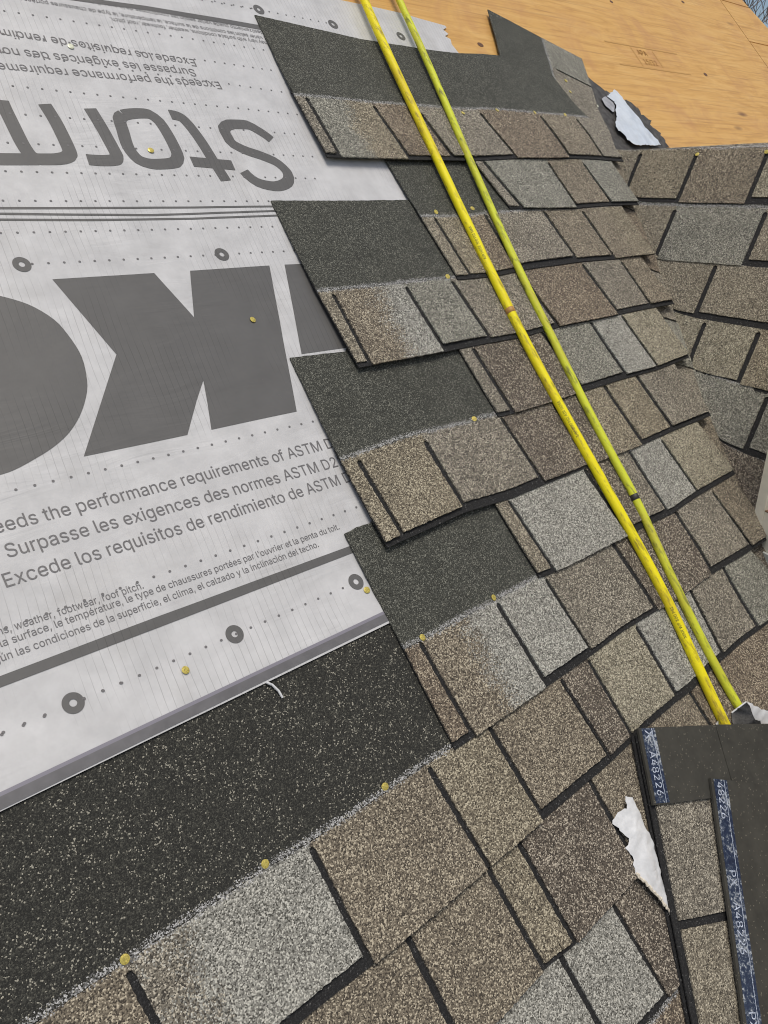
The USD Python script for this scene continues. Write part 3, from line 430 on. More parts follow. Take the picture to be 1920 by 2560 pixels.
for k in sorted(courses, reverse=True):
    c = courses[k]
    bu, bv = np.array(c['bottom']).T
    vb = (lambda bu, bv: (lambda u: np.interp(u, bu, bv)))(bu, bv)
    v0 = float(bv.mean())
    slots, tabs = list(c['slots']), list(c['tabs'])
    for (u, code) in reversed(EXTRA_LEFT.get(k, [])):
        slots.insert(0, [[u, v0 + .14], [u, v0]]); tabs.insert(0, code)
    left = line_u(c['left']) if 'left' in c else (lambda v: -0.33 + 0 * v)
    end = line_u(c['end'])
    lines = [left] + [line_u(s) for s in slots] + [end]
    fb, ft = course_fn(vb, 0.0), course_fn(vb, TB)
    # where one shingle of the course ends and the next begins
    cuts = []
    if k == 9: cuts = [lines[6]]
    if k == 10: cuts = [line_u(DATA['c10_joint'])]
    if k == 11: cuts = [lines[-2]]
    if k > 11: cuts = [lines[len(lines) // 2]]
    ranges = list(zip([left] + cuts, cuts + [end]))
    grooves = unary_union([LineString([(s[0][0], s[0][1] - .002), (s[1][0], s[1][1]), (2 * s[1][0] - s[0][0], 2 * s[1][1] - s[0][1])]).buffer(SLOT / 2 * rng.uniform(.78, 1.08)) for s in slots])
    SH[k] = []
    for (a, b) in ranges:
        ga = 0.0006 if a is not left else 0; gb = 0.0006 if b is not end else 0
        def strip(r0, r1, n=40, dr=0.0):
            ua, ub = a(v0 + r0) , b(v0 + r0)
            lo = [(u, float(vb(u)) + r0) for u in np.linspace(a(v0 + r0) + ga, b(v0 + r0) - gb, n)]
            hi = [(u, float(vb(u)) + r1) for u in np.linspace(a(v0 + r1) + ga, b(v0 + r1) - gb, n)]
            return lo, hi
        lo, hi = strip(0.0, 0.172)
        v, f, q = slab(Polygon(lo + hi[::-1]), TB, fb, edge=0.08)
        sp = part(roof, 'shingle', (v, f), BLACK)
        SH[k].append((a(v0 + .1), b(v0 + .1), sp, ft))
        # headlap: the dark upper strip that the next course covers
        lo, hi = strip(0.1525, FULL)
        if 'top' in c:
            tu, tv = np.array(c['top']).T
            hi = [(u, float(np.interp(u, tu, tv)) if u <= tu[-1] else float(vb(u)) + FULL) for u, _ in hi]
            if k != 8: hi[0] = tuple(c['top'][0])
        if k == 9: hi = [(u, w + 0.012) for u, w in hi]
        v, f, q = slab(Polygon(lo + hi[::-1]), TT, ft, edge=0.05, dens=0.008, jit=0.0005)
        part(sp, 'headlap', (v, f), HEAD_DARK if k >= 9 else HEAD, uv=np.stack([0 * q[:, 0], q[:, 1] - vb(q[:, 0])], -1))
        # tabs
        for i, code in enumerate(tabs):
            l, r = lines[i], lines[i + 1]
            name = code.rstrip('0123456789'); drop = int(code[len(name):]) / 1000 * 0.95
            mid = (l(v0 + .07) + r(v0 + .07)) / 2
            L_ = max(l(v0 + .07), a(v0 + .07)); R_ = min(r(v0 + .07), b(v0 + .07))
            if R_ - L_ < 0.004: continue
            ll = (lambda v: np.maximum(l(v), a(v))); rl = (lambda v: np.minimum(r(v), b(v)))
            e0 = 0.0002
            n = 6
            lo = [(u, float(vb(u)) + drop) for u in np.linspace(ll(v0 + drop) + e0, rl(v0 + drop) - e0, n)]
            hi = [(u, float(vb(u)) + 0.1522) for u in np.linspace(ll(v0 + .1522) + e0, rl(v0 + .1522) - e0, n)]
            p = Polygon(lo + hi[::-1]).buffer(0).difference(grooves)
            # worn corners
            p = p.buffer(-0.0015).buffer(0.0015)
            for pp in polys(p)[:1] if len(polys(p)) == 1 else [max(polys(p), key=lambda z: z.area)]:
                add_tab(sp, pp, ft, TT, name, vb, l(v0 + .07), r(v0 + .07))
for (u, v) in DATA['nails_a']:
    best = None
    for k in SH:
        bu, bv = np.array(courses[k]['bottom']).T
        r = v - np.interp(u, bu, bv)
        for (u0, u1, sp, ft) in SH[k]:
            if u0 - .02 < u < u1 + .02 and 0.13 < r < 0.34 and (best is None or abs(r - .16) < best[0]): best = (abs(r - .16), sp, ft)
    if best:
        x = best[2](np.array([u]), np.array([v]), np.array([TT]))[0]
        nail(best[1], x + [0, 0, 0.0006], m=STEEL if rng.random() < .08 else BRASS)

# ---------------------------------------------------------------- the strip of shingles laid along the valley
CL = math.sqrt(1 + MV * MV)
CD = np.array([MV, 1]) / CL; CN = np.array([1, -MV]) / CL         # along the valley, and across it towards the gable
EU, EV = np.array(sorted(DATA['strip_edge'], key=lambda q: q[1])).T
def strip_xy(x, tau):
    """x across the valley strip (0 at its straight edge, negative to the left), tau along the valley."""
    v = tau * CD[1]; du = np.interp(v, EV, EU - (UV0 + MV * EV))
    off = du / CL + .016                                          # perpendicular offset of the edge from the crease
    return np.stack([UV0 + tau * CD[0] + (x + off) * CN[0], tau * CD[1] + (x + off) * CN[1]], -1)
def strip_fn(level):
    def fn(x, tau, t):
        p = strip_xy(x, tau)
        h = .005 + .014 * sm(-p[:, 1], -.03, .10) * sm(x, -.36, -.05) + level + 0.003 * vnoise(x, tau, 6, 5)
        return np.stack([p[:, 0], p[:, 1], h + t], -1)
    return fn
tau_of = lambda q: (q[0] - UV0) * CD[0] + q[1] * CD[1]
sl = [tau_of(q) for q in DATA['strip_slots']]
t_top = tau_of((2.268, 0.215))
zero = lambda u: 0 * u
for (t0, t1, cuts, codes, lev) in ((t_top - 1.038, t_top, [sl[2] - .13, sl[2], sl[1], sl[1] + .2, sl[1] + .42, sl[0]], ['G', 'G', 'M', 'R', 'B', 'M', 'G'], .0035), (t_top - 1.60, t_top - .82, [t_top - 1.4, t_top - 1.2, t_top - 1.05], ['D', 'B', 'M', 'B'], 0.0)):
    fb, ft = strip_fn(lev), strip_fn(lev + .0015)
    v, f, q = slab(box(-.16, t0, 0, t1), .0015, fb, edge=0.05)
    sp = part(roof, 'shingle', (v, f), BLACK)
    v, f, q = slab(box(-FULL, t0, -.1525, t1), TT, ft, edge=0.05, dens=0.008, jit=0.0005)
    part(sp, 'headlap', (v, f), HEAD, uv=np.stack([0 * q[:, 0], -q[:, 0]], -1))
    ed = [t0] + sorted(cuts) + [t1]
    for i in range(len(ed) - 1):
        p = box(-.1522, ed[i] + (.0035 if i else 0), 0, ed[i + 1] - (.0035 if i < len(ed) - 2 else 0))
        p = p.union(box(-.1522, ed[i] + .0003, -.135, ed[i + 1] - .0003))
        v, f, q = slab(p, TT, ft, edge=0.05, dens=0.006, jit=0.0005)
        part(sp, 'tab', (v, f), gmat(codes[i]), uv=np.stack([(q[:, 1] - ed[i]) / (ed[i + 1] - ed[i]), -q[:, 0]], -1))
    if lev > 0:
        for (u, v_) in DATA['nails_strip']:
            d = np.array([u - UV0, v_]); off = 0.076
            x = float(d @ CN) + off; x = min(x, -.05)
            nail(sp, ft(np.array([x]), np.array([float(d @ CD)]), np.array([TT]))[0] + [0, 0, 0.001], m=BRASS)

# ---------------------------------------------------------------- the gable slope right of the valley
SB = np.array([0, math.cos(PA), -math.sin(PA)]); UB = np.array([math.cos(PB), math.sin(PB) * math.sin(PA), math.sin(PB) * math.cos(PA)])
NB = np.cross(UB, SB); NB *= np.sign(NB[2])
FAR = np.array([math.cos(PB), -math.sin(PB) * math.sin(PA), -math.sin(PB) * math.cos(PA)]); NF = np.array([-NB[0], NB[1], NB[2]])
NF = np.cross(FAR, SB); NF *= np.sign(NF[2] if abs(NF[2]) > 1e-6 else 1)
OB = np.array([UV0, 0, 0]); C3 = np.array([MV, 1, 0]) / CL
cB = np.array([C3 @ SB, C3 @ UB]); eB = np.array([-cB[1], cB[0]])
if eB[0] > 0: eB = -eB
EB3 = eB[0] * SB + eB[1] * UB; DA3 = np.array([-1, MV, 0]) / CL
RS = np.polyfit(*np.array(DATA['b_top']).T, 1)
EB = 0.1415                                          # exposure of the gable's courses
def ridge_w(s): return np.polyval(RS, s)
def fB(s, w, h):
    """A point of the gable slope; sheets bend into the valley on one side and over the ridge at the top."""
    wr = ridge_w(s); t = w - wr
    rr_ = 0.005; over = rr_ * np.logaddexp(0, t / rr_); stay = t - over
    wb = wr + stay
    d = s * eB[0] + wb * eB[1]; tau = s * cB[0] + wb * cB[1]
    R = 0.010; pd = R * np.logaddexp(0, d / R); nd = R * np.logaddexp(0, -d / R); k = 1 / (1 + np.exp(-d / R))
    kf = 1 / (1 + np.exp(-t / rr_))
    n = k[:, None] * NB + (1 - k)[:, None] * np.array([0, 0, 1.0])
    n = (1 - kf)[:, None] * n + kf[:, None] * NF; n /= np.linalg.norm(n, axis=1, keepdims=True)
    return OB + tau[:, None] * C3 + pd[:, None] * EB3 + nd[:, None] * DA3 + over[:, None] * FAR + h[:, None] * n
gable = thing('shingle_slope_001', 'smaller steep gable slope of brown and grey shingles right of the valley', 'shingle roof')
gdeck = thing('plywood_deck_001' if False else 'plywood_deck', 'plywood sheathing under the small gable slope, hidden behind its top edge', 'roof deck')
def clipB(p, dmin): # keep d >= dmin
    far = 6.0
    o = eB * dmin; A_ = o + cB * far; B_ = o - cB * far
    return p.intersection(Polygon([A_, B_, B_ + eB * far, A_ + eB * far]))
pB = clipB(Polygon([(0.4, ridge_w(0.4) - .006), (0.4, -2.6), (-1.9, -2.6), (-1.9, ridge_w(-1.9) - .006)]), 0.03)
v, f, q = slab(pB, 0.012, lambda s, w, t: OB + s[:, None] * SB + w[:, None] * UB + (t - .014)[:, None] * NB, edge=0.4)
part(gdeck, 'plywood_sheet', (v, f), PLY[1])
pF = Polygon([(-.20, 0.012), (-1.9, 0.012), (-1.9, 2.2), (-1.55, 2.2)])
v, f, q = slab(pF, 0.012, lambda s, x, t: OB + s[:, None] * SB + (ridge_w(s))[:, None] * UB + x[:, None] * FAR + (t - .016)[:, None] * NF, edge=0.4)
part(gdeck, 'plywood_sheet', (v, f), PLY[2])
rows = {}
for k, pts in DATA['b_bottom'].items():
    rows[k] = np.polyfit(*np.array(pts).T, 1)
for k in (6, 7, 8): rows[k] = rows[5] - np.array([0, EB * (k - 5)])
BT = {1: ([-.189, -.3435, -.5195, -.70], ['N11', 'T11', 'B0', 'L18', 'M0']), 2: ([-.347, -.572, -.74], ['N3', 'G0', 'N17', 'T0']), 3: ([-.5065, -.70], ['N11', 'N17', 'B0']),
    4: ([-.536, -.6655, -.84], ['L11', 'L17', 'T9', 'M0']), 5: ([-.739, -.92], ['G9', 'G17', 'M0']), 6: ([-.97], ['D3', 'D11']), 7: ([-.8, -1.0], ['D0', 'B11', 'D0']), 8: ([-1.0], ['B0', 'D11'])}
for k in sorted(rows, reverse=True):
    cf = rows[k]; wb = (lambda cf: (lambda s: np.polyval(cf, s)))(cf)
    slots, tabs = BT[k]
    def bfn(base):
        def fn(s, w, t):
            r = w - wb(s); kk = np.clip((r - EB) / .05, 0, 1)
            return fB(s, w, H0 + .0085 * (1 - r / FULL) * (1 - 0.25) + .0018 * (vnoise(s, w, 5, 9) + .3) + base * (1 - .85 * kk) + t)
        return fn
    fb, ft = bfn(0.0), bfn(TB)
    s_end = -1.75
    def bstrip(r0, r1, n=60):
        lo = [(s, float(wb(s)) + r0) for s in np.linspace(0.3, s_end, n)]; hi = [(s, float(wb(s)) + r1) for s in np.linspace(0.3, s_end, n)]
        return Polygon(lo + hi[::-1]).buffer(0)
    keep = -0.10 if k > 1 else -0.05
    v, f, q = slab(clipB(bstrip(0, EB + .02), keep).intersection(Polygon([(.5, -4), (-3, -4), (-3, ridge_w(-3) - .004), (.5, ridge_w(.5) - .004)])), TB, fb, edge=0.03)
    sp = part(gable, 'shingle', (v, f), BLACK)
    hp = clipB(bstrip(EB + .0035, FULL if k > 1 else EB + .05), keep if k > 1 else -.03)
    v, f, q = slab(hp, TT, ft, edge=0.03 if k > 1 else 0.012, dens=.008, jit=.0004)
    part(sp, 'headlap', (v, f), HEAD if k > 1 else gmat('M'), uv=np.stack([0 * q[:, 0], q[:, 1] - wb(q[:, 0]) + .149 - EB], -1))
    grooves = unary_union([LineString([(s, float(wb(s)) - .02), (s, float(wb(s)) + EB - .013)]).buffer(SLOT * .55) for s in slots])
    ed = [0.3] + slots + [s_end]
    for i, code in enumerate(tabs):
        name = code.rstrip('0123456789'); drop = int(code[len(name):]) / 1000 * 0.95
        ss = np.linspace(ed[i] - .0002, ed[i + 1] + .0002, 8)
        p = Polygon([(s, float(wb(s)) + drop) for s in ss] + [(s, float(wb(s)) + EB + .0032) for s in ss[::-1]]).buffer(0).difference(grooves)
        p = clipB(p.buffer(-.0015).buffer(.0015), keep)
        if p.area < 1e-4: continue
        p = max(polys(p), key=lambda z: z.area)
        v, f, q = slab(p, TT, ft, edge=0.035, dens=.006, jit=.0005)
        part(sp, 'tab', (v, f), gmat(name), uv=np.stack([np.clip((q[:, 0] - ss[0]) / (ss[-1] - ss[0]), 0, 1), q[:, 1] - wb(q[:, 0]) + .149 - EB], -1))
    if k == 1:
        for (s, w) in DATA['nails_b']:
            x = ft(np.array([s]), np.array([w]), np.array([TT]))[0]
            nail(sp, x + NB * .0006, n=NB, m=BRASS)

# ---------------------------------------------------------------- underlayment
under = thing('underlayment', 'pale grey printed roofing underlayment sheet with large upside-down lettering on the left', 'underlayment')
EDU, EDV = np.array(DATA['ul_edge']).T
ep = np.polyfit(EDU, EDV, 1)
def ul_h(u, v):
    ve = np.polyval(ep, u)
    near = sm(v - ve, 0.10, 0.0)
    wr = 0.0050 * (vnoise(u, v, 3.5, 27) + .3) * sm(v - ve, .02, .12) + 0.0011 * (vnoise(u, v, 7, 21) + .4) + 0.0010 * np.clip(vnoise(u * .6 + v * .35, v * 1.9 - u * .25, 12, 23), 0, 1)
    # the pucker round one nail
    x, y = u - NU[0], v - NU[1]; rr2 = np.hypot(x, y) + 1e-6; th = np.arctan2(y, x)
    puck = 0.0016 * np.exp(-rr2 / .05) * (np.cos(3 * th + 1.0) * .5 + .5) * sm(rr2, .010, .03)
    return 0.0008 + wr + puck + 0.0078 * near
NU = np.array(DATA['nails_u'][1])
ut = DATA['ul_top']
tt = [(-1.5, ut[0][1] + .03), (ut[0][0], ut[0][1])]
ragged = [tuple(ut[1]), (1.60, .2865), tuple(ut[2]), (1.742, .262), (1.722, .252), (1.733, .240), tuple(ut[3]), (1.728, .222), (1.72, .205), tuple(ut[4]), (1.725, .12), (1.70, -.02)]
up = Polygon([(-1.5, float(np.polyval(ep, -1.5))), (1.0, float(np.polyval(ep, 1.0))), (1.35, -.62), (1.5, -.3), (1.66, -.10)] + ragged[::-1] + tt[::-1])
v, f, q = slab(up, 0.0006, lambda u, v, t: np.stack([u, v, ul_h(u, v) + t], -1), edge=0.016)
part(under, 'sheet', (v, f), UL, smooth=60)
def on(lift_=0.0004): return lambda u, v: np.stack([u, v, ul_h(u, v) + 0.0006 + lift_], -1)
def printed(name, poly, m=INK, edge=0.015, lift_=0.0004):
    s = sheet(poly.intersection(up), on(lift_), edge)
    if s: part(under, name, s, m, smooth=True)
printed('printed_letter', Polygon(DATA['logo_k'])); printed('printed_letter', Polygon(DATA['logo_i']))
o = np.array(DATA['logo_o']); oc = LineString(spline(o, 60)).coords
printed('printed_letter', Polygon(oc).buffer(0))
hw = 0.0108
groups = [[0], [1, 2], [3], [4], [5, 6]]
for gidx in groups:
    shp = unary_union([LineString(spline(DATA['storm'][i], 40) if len(DATA['storm'][i]) > 2 else DATA['storm'][i]).buffer(hw, cap_style=2) for i in gidx])
    printed('printed_letter', shp.buffer(-.0012).buffer(.0012))
from PIL import ImageFont
import glob
FONT = ImageFont.truetype(glob.glob('/opt/blender-*/*/datafiles/fonts/Inter.woff2')[0], 96)
def lettering(s, i0, i1, a, b, cap):
    t = meshkit.text_mesh(s, 1.0, 0.01)
    v = np.asarray(t.vertices, float); F = np.asarray(t.faces)
    F = F[(v[F][:, :, 2] > .005).all(1)]
    x0, x1 = (FONT.getlength(s[:i]) / 70.0 for i in (i0, i1))
    a, b = np.array(a), np.array(b); d = (b - a) / (x1 - x0); e = np.array([-d[1], d[0]]); e = e / np.linalg.norm(e) * cap
    xy = a + (v[:, :1] - x0) * d + v[:, 1:2] * e
    # keep what the sheet carries in view
    keep = (xy[F][:, :, 0] > -0.25).all(1)
    return np.stack([xy[:, 0], xy[:, 1], ul_h(xy[:, 0], xy[:, 1]) + 0.0011], -1), F[keep]
for q in DATA['text']:
    part(under, 'printed_line', lettering(q['s'], q['i0'], q['i1'], q['a'], q['b'], q['cap']), INK_FINE)
def widen(pts, du):  # run a printed band on to the left, past the frame
    return pts
for b in DATA['bands']:
    p = Polygon(b); n = np.array(b)
    lft = n[n[:, 0].argsort()[:2]]
    d = np.array([-1.2, 0.0])
    ext = Polygon([lft[0], lft[1], lft[1] + d, lft[0] + d]).buffer(0.0001)
    printed('printed_band', unary_union([p.buffer(0), ext]), INK, lift_=.0005)
for b in DATA['lines']:
    pts = np.array(b); pts = np.vstack([pts[0] + [-1.0, 0.0], pts]); printed('printed_band', LineString(pts).buffer(.0019, cap_style=2), INK)
for (u, v) in DATA['donuts']:
    printed('printed_ring', Point(u, v).buffer(.0122).difference(Point(u, v).buffer(.0042)), INK, edge=0, lift_=.0006)
dots = []
for (a, b) in DATA['dot_rows']:
    a, b = np.array(a), np.array(b); n = int(round(np.linalg.norm(b - a) / .0225)); d = (b - a) / max(n, 1)
    for i in range(-25, n + 1):
        p = a + d * i
        if p[0] < -.3: continue
        if not (-25 < i): continue
        th = np.linspace(0, 2 * np.pi, 9)[:-1]
        xy = p + .0017 * np.stack([np.cos(th) * 1.15, np.sin(th)], -1)
        if not up.contains(Point(p)): continue
        h = ul_h(xy[:, 0], xy[:, 1]) + .0012
        dots.append((np.column_stack([xy, h]), np.array([[0, j, j + 1] for j in range(1, 7)])))
part(under, 'printed_dots', joined(dots), INK_FINE, kind='stuff')
# selvedge at the lower edge: a grey band between a lilac strip and a pale rim
def band(p0, p1, dv0, dv1, m, name, lift_):
    us = np.linspace(-1.5, 1.0, 60)
    c0 = np.polyval(np.polyfit(*np.array(p0).T, 1), us) + dv0; c1 = np.polyval(np.polyfit(*np.array(p1).T, 1), us) + dv1
    printed(name, Polygon(list(zip(us, c0)) + list(zip(us[::-1], c1[::-1]))).buffer(0), m, edge=.03, lift_=lift_)
band(DATA['ul_band'][2], DATA['ul_band'][0], 0, 0, LILAC, 'printed_band', .0005)
band(DATA['ul_band'][0], DATA['ul_band'][1], 0, 0, BANDM, 'printed_band', .0007)
# a loose thread hanging off the edge
tu = 0.4955
tv = float(np.polyval(ep, tu))
part(under, 'loose_thread', tube([[tu - .004, tv + .001, .0105], [tu + .002, tv - .006, .0112], [tu + .006, tv - .016, .0112], [tu + .007, tv - .026, .0108]], .0016, 8), UL_EDGE)
for i, (u, v) in enumerate(DATA['nails_u']):
    h = float(ul_h(np.array([u]), np.array([v]))[0]) + .0019
    nail(under, (u, v, h), m=STEEL if i == 2 else BRASS)
# date code stamped in red-brown near the top edge
code = [sheet(box(x, .3105 + .002 * (i % 2), x + .0045, .3205), on(.0007), 0) for i, x in enumerate(np.arange(1.140, 1.188, .0062))]
part(under, 'stamped_code', joined(code), plain('stamp_ink_red_brown', (.22, .10, .08), .6), kind='stuff')

# ---------------------------------------------------------------- torn membrane at the head of the valley
mem = thing('valley_membrane', 'torn black membrane with crumpled white release film at the head of the valley', 'membrane')
def rough_poly(pts, amp, dens, seed):
    p = Polygon(pts).buffer(0); c = np.array(p.exterior.segmentize(dens).coords)[:-1]
    r = np.random.default_rng(seed); c = c + r.uniform(-amp, amp, c.shape)
    return Polygon(c).buffer(0)
mp_ = rough_poly(DATA['membrane'], .006, .012, 1)
v, f, q = slab(mp_, .0012, lambda u, v, t: np.stack([u, v, .0006 + .004 * np.clip(vnoise(u, v, 12, 2) + .3, 0, 1) + t], -1), edge=.02)
part(mem, 'membrane', (v, f), MEMBRANE)
v, f, q = slab(rough_poly(DATA['film_white'], .003, .01, 2), .0008, lambda u, v, t: np.stack([u, v, (.0065 + .010 * np.clip(vnoise(u, v, 9, 4) + .35, 0, 1) + .008 * np.abs(vnoise(u, v, 22, 6)) + t)], -1), edge=.012)
part(mem, 'release_film', (v, f), FILM, smooth=50)
v, f, q = slab(rough_poly(DATA['film_grey'], .002, .01, 3), .0008, lambda u, v, t: np.stack([u, v, .0075 + .003 * vnoise(u, v, 20, 4) + t], -1), edge=.015)
part(mem, 'film_scrap', (v, f), FILM_GREY, smooth=50)
nail(mem, (2.209, .0387, .0055), m=STEEL, r=.0055)

# ---------------------------------------------------------------- air hoses
def surf_h(u, v):
    """Height of the shingle tops under a hose."""
    return 0.017 + lift(u, v)
def hose(name, label, pts, r, m, seed, rise):
    from scipy.interpolate import UnivariateSpline
    q = np.asarray(pts, float); q = q[np.argsort(q[:, 1])]
    vv = np.linspace(q[-1, 1], q[0, 1], 160); p = np.column_stack([UnivariateSpline(q[:, 1], q[:, 0], s=len(q) * .0035 ** 2)(vv), vv])
    # run on past the top of the frame
    d0 = p[0] - p[4]; p = np.vstack([[p[0] + d0 / np.linalg.norm(d0) * s for s in np.linspace(.9, .02, 24)], p])
    p[:, 0] += .0042 * vnoise(p[:, 0] * 0, p[:, 1], 5.5, seed + 20)
    h = surf_h(p[:, 0], p[:, 1]) + r + .0002 - .0035 * (.5 - .5 * np.cos((p[:, 1] + .02) / EXPO * 2 * math.pi))
    h = np.convolve(np.pad(h, 6, mode='edge'), np.ones(13) / 13, 'valid')
    h = h + rise * np.abs(vnoise(p[:, 0] * 0, p[:, 1], 3.1, seed))
    c = np.column_stack([p, h])
    base = c[-1] * [1, 1, 0]
    t = thing(name, label, 'air hose', base=base, group='air hoses')
    v, f = tube(c, r, 18)
    part(t, 'hose', (v, f), m, smooth=True)
    return t, c
hy, cy = hose('air_hose', 'bright yellow air hose with black printing, left one of the two running down the shingles', DATA['hose_yellow'], .0094, HOSE_Y, 3, .0)
hg, cg = hose('air_hose', 'greenish yellow air hose with a black taped spot, right one of the two', DATA['hose_green'], .0080, HOSE_G, 8, .0)
def hose_text(t, c, r, i0, s, hgt, side, m=HOSE_INK):
    tm = meshkit.text_mesh(s, hgt, .01); v = np.asarray(tm.vertices, float); F = np.asarray(tm.faces); F = F[(v[F][:, :, 2] > .005).all(1)]
    seg = np.r_[0, np.cumsum(np.linalg.norm(np.diff(c, axis=0), axis=1))]
    x = seg[i0] - v[:, 0]; y = v[:, 1]
    P = np.stack([np.interp(x, seg, c[:, k]) for k in range(3)], -1)
    T = np.gradient(c, axis=0); T = np.stack([np.interp(x, seg, T[:, k]) for k in range(3)], -1); T /= np.linalg.norm(T, axis=1, keepdims=True)
    side_v = np.cross(T, [0, 0, 1.0]); side_v /= np.linalg.norm(side_v, axis=1, keepdims=True)
    upv = np.cross(side_v, T); ang = side + y / r
    q = P + (r + .0002) * (np.cos(ang)[:, None] * upv + np.sin(ang)[:, None] * side_v)
    part(t, 'printed_line', (q, F), m)
n_ = len(cy)
for i0, s in ((n_ - 26, 'MAX WP 300 PSI'), (n_ - 62, '3/8" 300 PSI AIR HOSE'), (n_ - 98, 'AIR HOSE 300 PSI MAX')):
    hose_text(hy, cy, .0094, i0, s, .0052, 0.55)
i = int(np.argmin(np.abs(cg[:, 1] + 1.0)))
v, f = tube(cg[i - 1:i + 1], .0083, 16); part(hg, 'tape_wrap', (v, f), TAPE_BLACK, smooth=True)
i = int(np.argmin(np.abs(cy[:, 1] + .565)))
v, f = tube(cy[i - 1:i + 1], .0097, 16); part(hy, 'tape_wrap', (v, f), plain('hose_tape_brown', (.42, .22, .06), .5), smooth=True)

# ---------------------------------------------------------------- loose shingles lying across the lower right
S = DATA['stack_px']
O2 = np.array(S['tl']); X2 = np.array(S['tr']) - O2; X2 /= np.linalg.norm(X2); Y2 = np.array([X2[1], -X2[0]])
XY = lambda p: np.array([(np.array(p) - O2) @ X2, (np.array(p) - O2) @ Y2])
def st_fn(level, tilt=(.052, -.006), bow=0.0):
    def fn(x, y, t):
        p = O2 + x[:, None] * X2 + y[:, None] * Y2
        h = .0225 + tilt[0] * x + tilt[1] * y + level + bow * (y - .3) ** 2 + t
        return np.column_stack([p, h])
    return fn
def shear(p, k): return p
yL1 = float(XY(S['l1b'])[1]); le = [XY(q) for q in S['le']]; l2 = [XY(q) for q in S['l2']]; jt = [XY(q) for q in S['joint']]; sl_ = [XY(q) for q in S['slot']]
lean = float(le[-1][0] / le[-1][1])                    # the long edge drifts a little off square
LEN = 1.0
def para(x0, x1, y0, y1): return Polygon([(x0 + lean * y0, y0), (x1 + lean * y0, y0), (x1 + lean * y1, y1), (x0 + lean * y1, y1)])
def loose(name, label, base_xy): 
    b = O2 + base_xy[0] * X2 + base_xy[1] * Y2
    return thing(name, label, 'shingle', base=(b[0], b[1], 0.02))
def face_up(label, level, dx, dy, ytabs):
    t = loose('loose_shingle', label, (dx, dy))
    fb, ft = st_fn(level), st_fn(level + .0022)
    v, f, q = slab(para(dx, dx + FULL, dy, dy + LEN), .0022, fb, edge=.1); part(t, 'shingle_base', (v, f), BLACK)
    v, f, q = slab(para(dx + .1525, dx + FULL, dy, dy + LEN), .0026, ft, edge=.1, dens=.01, jit=.0004); part(t, 'headlap', (v, f), HEAD)
    ed = [dy] + ytabs + [dy + LEN]
    for i in range(len(ed) - 1):
        x0 = dx + (.011 if i % 2 == 0 else .012)
        v, f, q = slab(para(x0, dx + .1522, ed[i] + (.006 if i else .0), ed[i + 1] - (.006 if i < len(ed) - 2 else 0)), .0026, ft, edge=.06, dens=.006, jit=.0005)
        part(t, 'tab', (v, f), gmat(['M', 'N', 'B', 'L'][i % 4] if level > .003 else 'D'), uv=np.stack([0 * q[:, 0] + .5, q[:, 0] * 0], -1))
    return t
ys = float(sl_[0][1] + sl_[1][1]) / 2
face_up('shingle lying face up at the bottom of the loose pile in the lower right corner', 0.0, -.003, .01, [.12, .30, .5, .7])
face_up('speckled tan shingle lying face up under the two dark upturned ones', .006, .0, .006, [ys, ys + .17, ys + .36, ys + .55])
def tape(t, x0, x1, y0, y1, fn, text, marks):
    v, f, q = slab(para(x0, x1, y0, y1), .0003, fn, edge=.08); tp = part(t, 'release_tape', (v, f), TAPEM)
    v, f, q = slab(para(x1 - .0075, x1 - .0065, y0, y1), .0002, lambda x, y, t_: fn(x, y, t_ + .0004), edge=.1); part(tp, 'tape_line', (v, f), TAPE_INK)
    for (y, s, h) in marks:
        tm = meshkit.text_mesh(s, h, .01); vv = np.asarray(tm.vertices, float); F = np.asarray(tm.faces); F = F[(vv[F][:, :, 2] > .005).all(1)]
        yy = y + vv[:, 0] * 0.98; xx = x0 + .006 + vv[:, 1] + lean * yy
        part(tp, 'lettering', (fn(xx, yy, np.full(len(xx), .0008)), F), TAPE_INK)
# an upturned piece, split in two, with its tape along the left edge
top_l = .0112
t1 = loose('loose_shingle', 'dark upturned shingle with blue tape marked X at its upper left corner', (0, 0))
f1 = st_fn(top_l); f1t = st_fn(top_l + .0040)
jx0, jx1 = jt[0][0], jt[1][0] + (jt[1][0] - jt[0][0]) * .2
pl = Polygon([(0, 0), (jx0 - .0007, 0), (jx1 - .0007, yL1 + .03), (.14, yL1 + .02), (.13, yL1 + .002), (lean * yL1, yL1 + .004)])
v, f, q = slab(pl, .0040, f1, edge=.05, dens=.01, jit=.0003); part(t1, 'shingle_back', (v, f), BACK)
pr = Polygon([(jx0 + .0007, -.0005), (FULL, .002), (FULL, .2), (jx1 + .002, .2), (jx1 + .0007, yL1 + .03)])
v, f, q = slab(pr, .0040, f1, edge=.05, dens=.01, jit=.0003); part(t1, 'shingle_back', (v, f), BACK)
tape(t1, .0065, .0355, .001, yL1 + .002, f1t, '', [(.003, 'X', .017), (.036, 'A48226', .0130)])
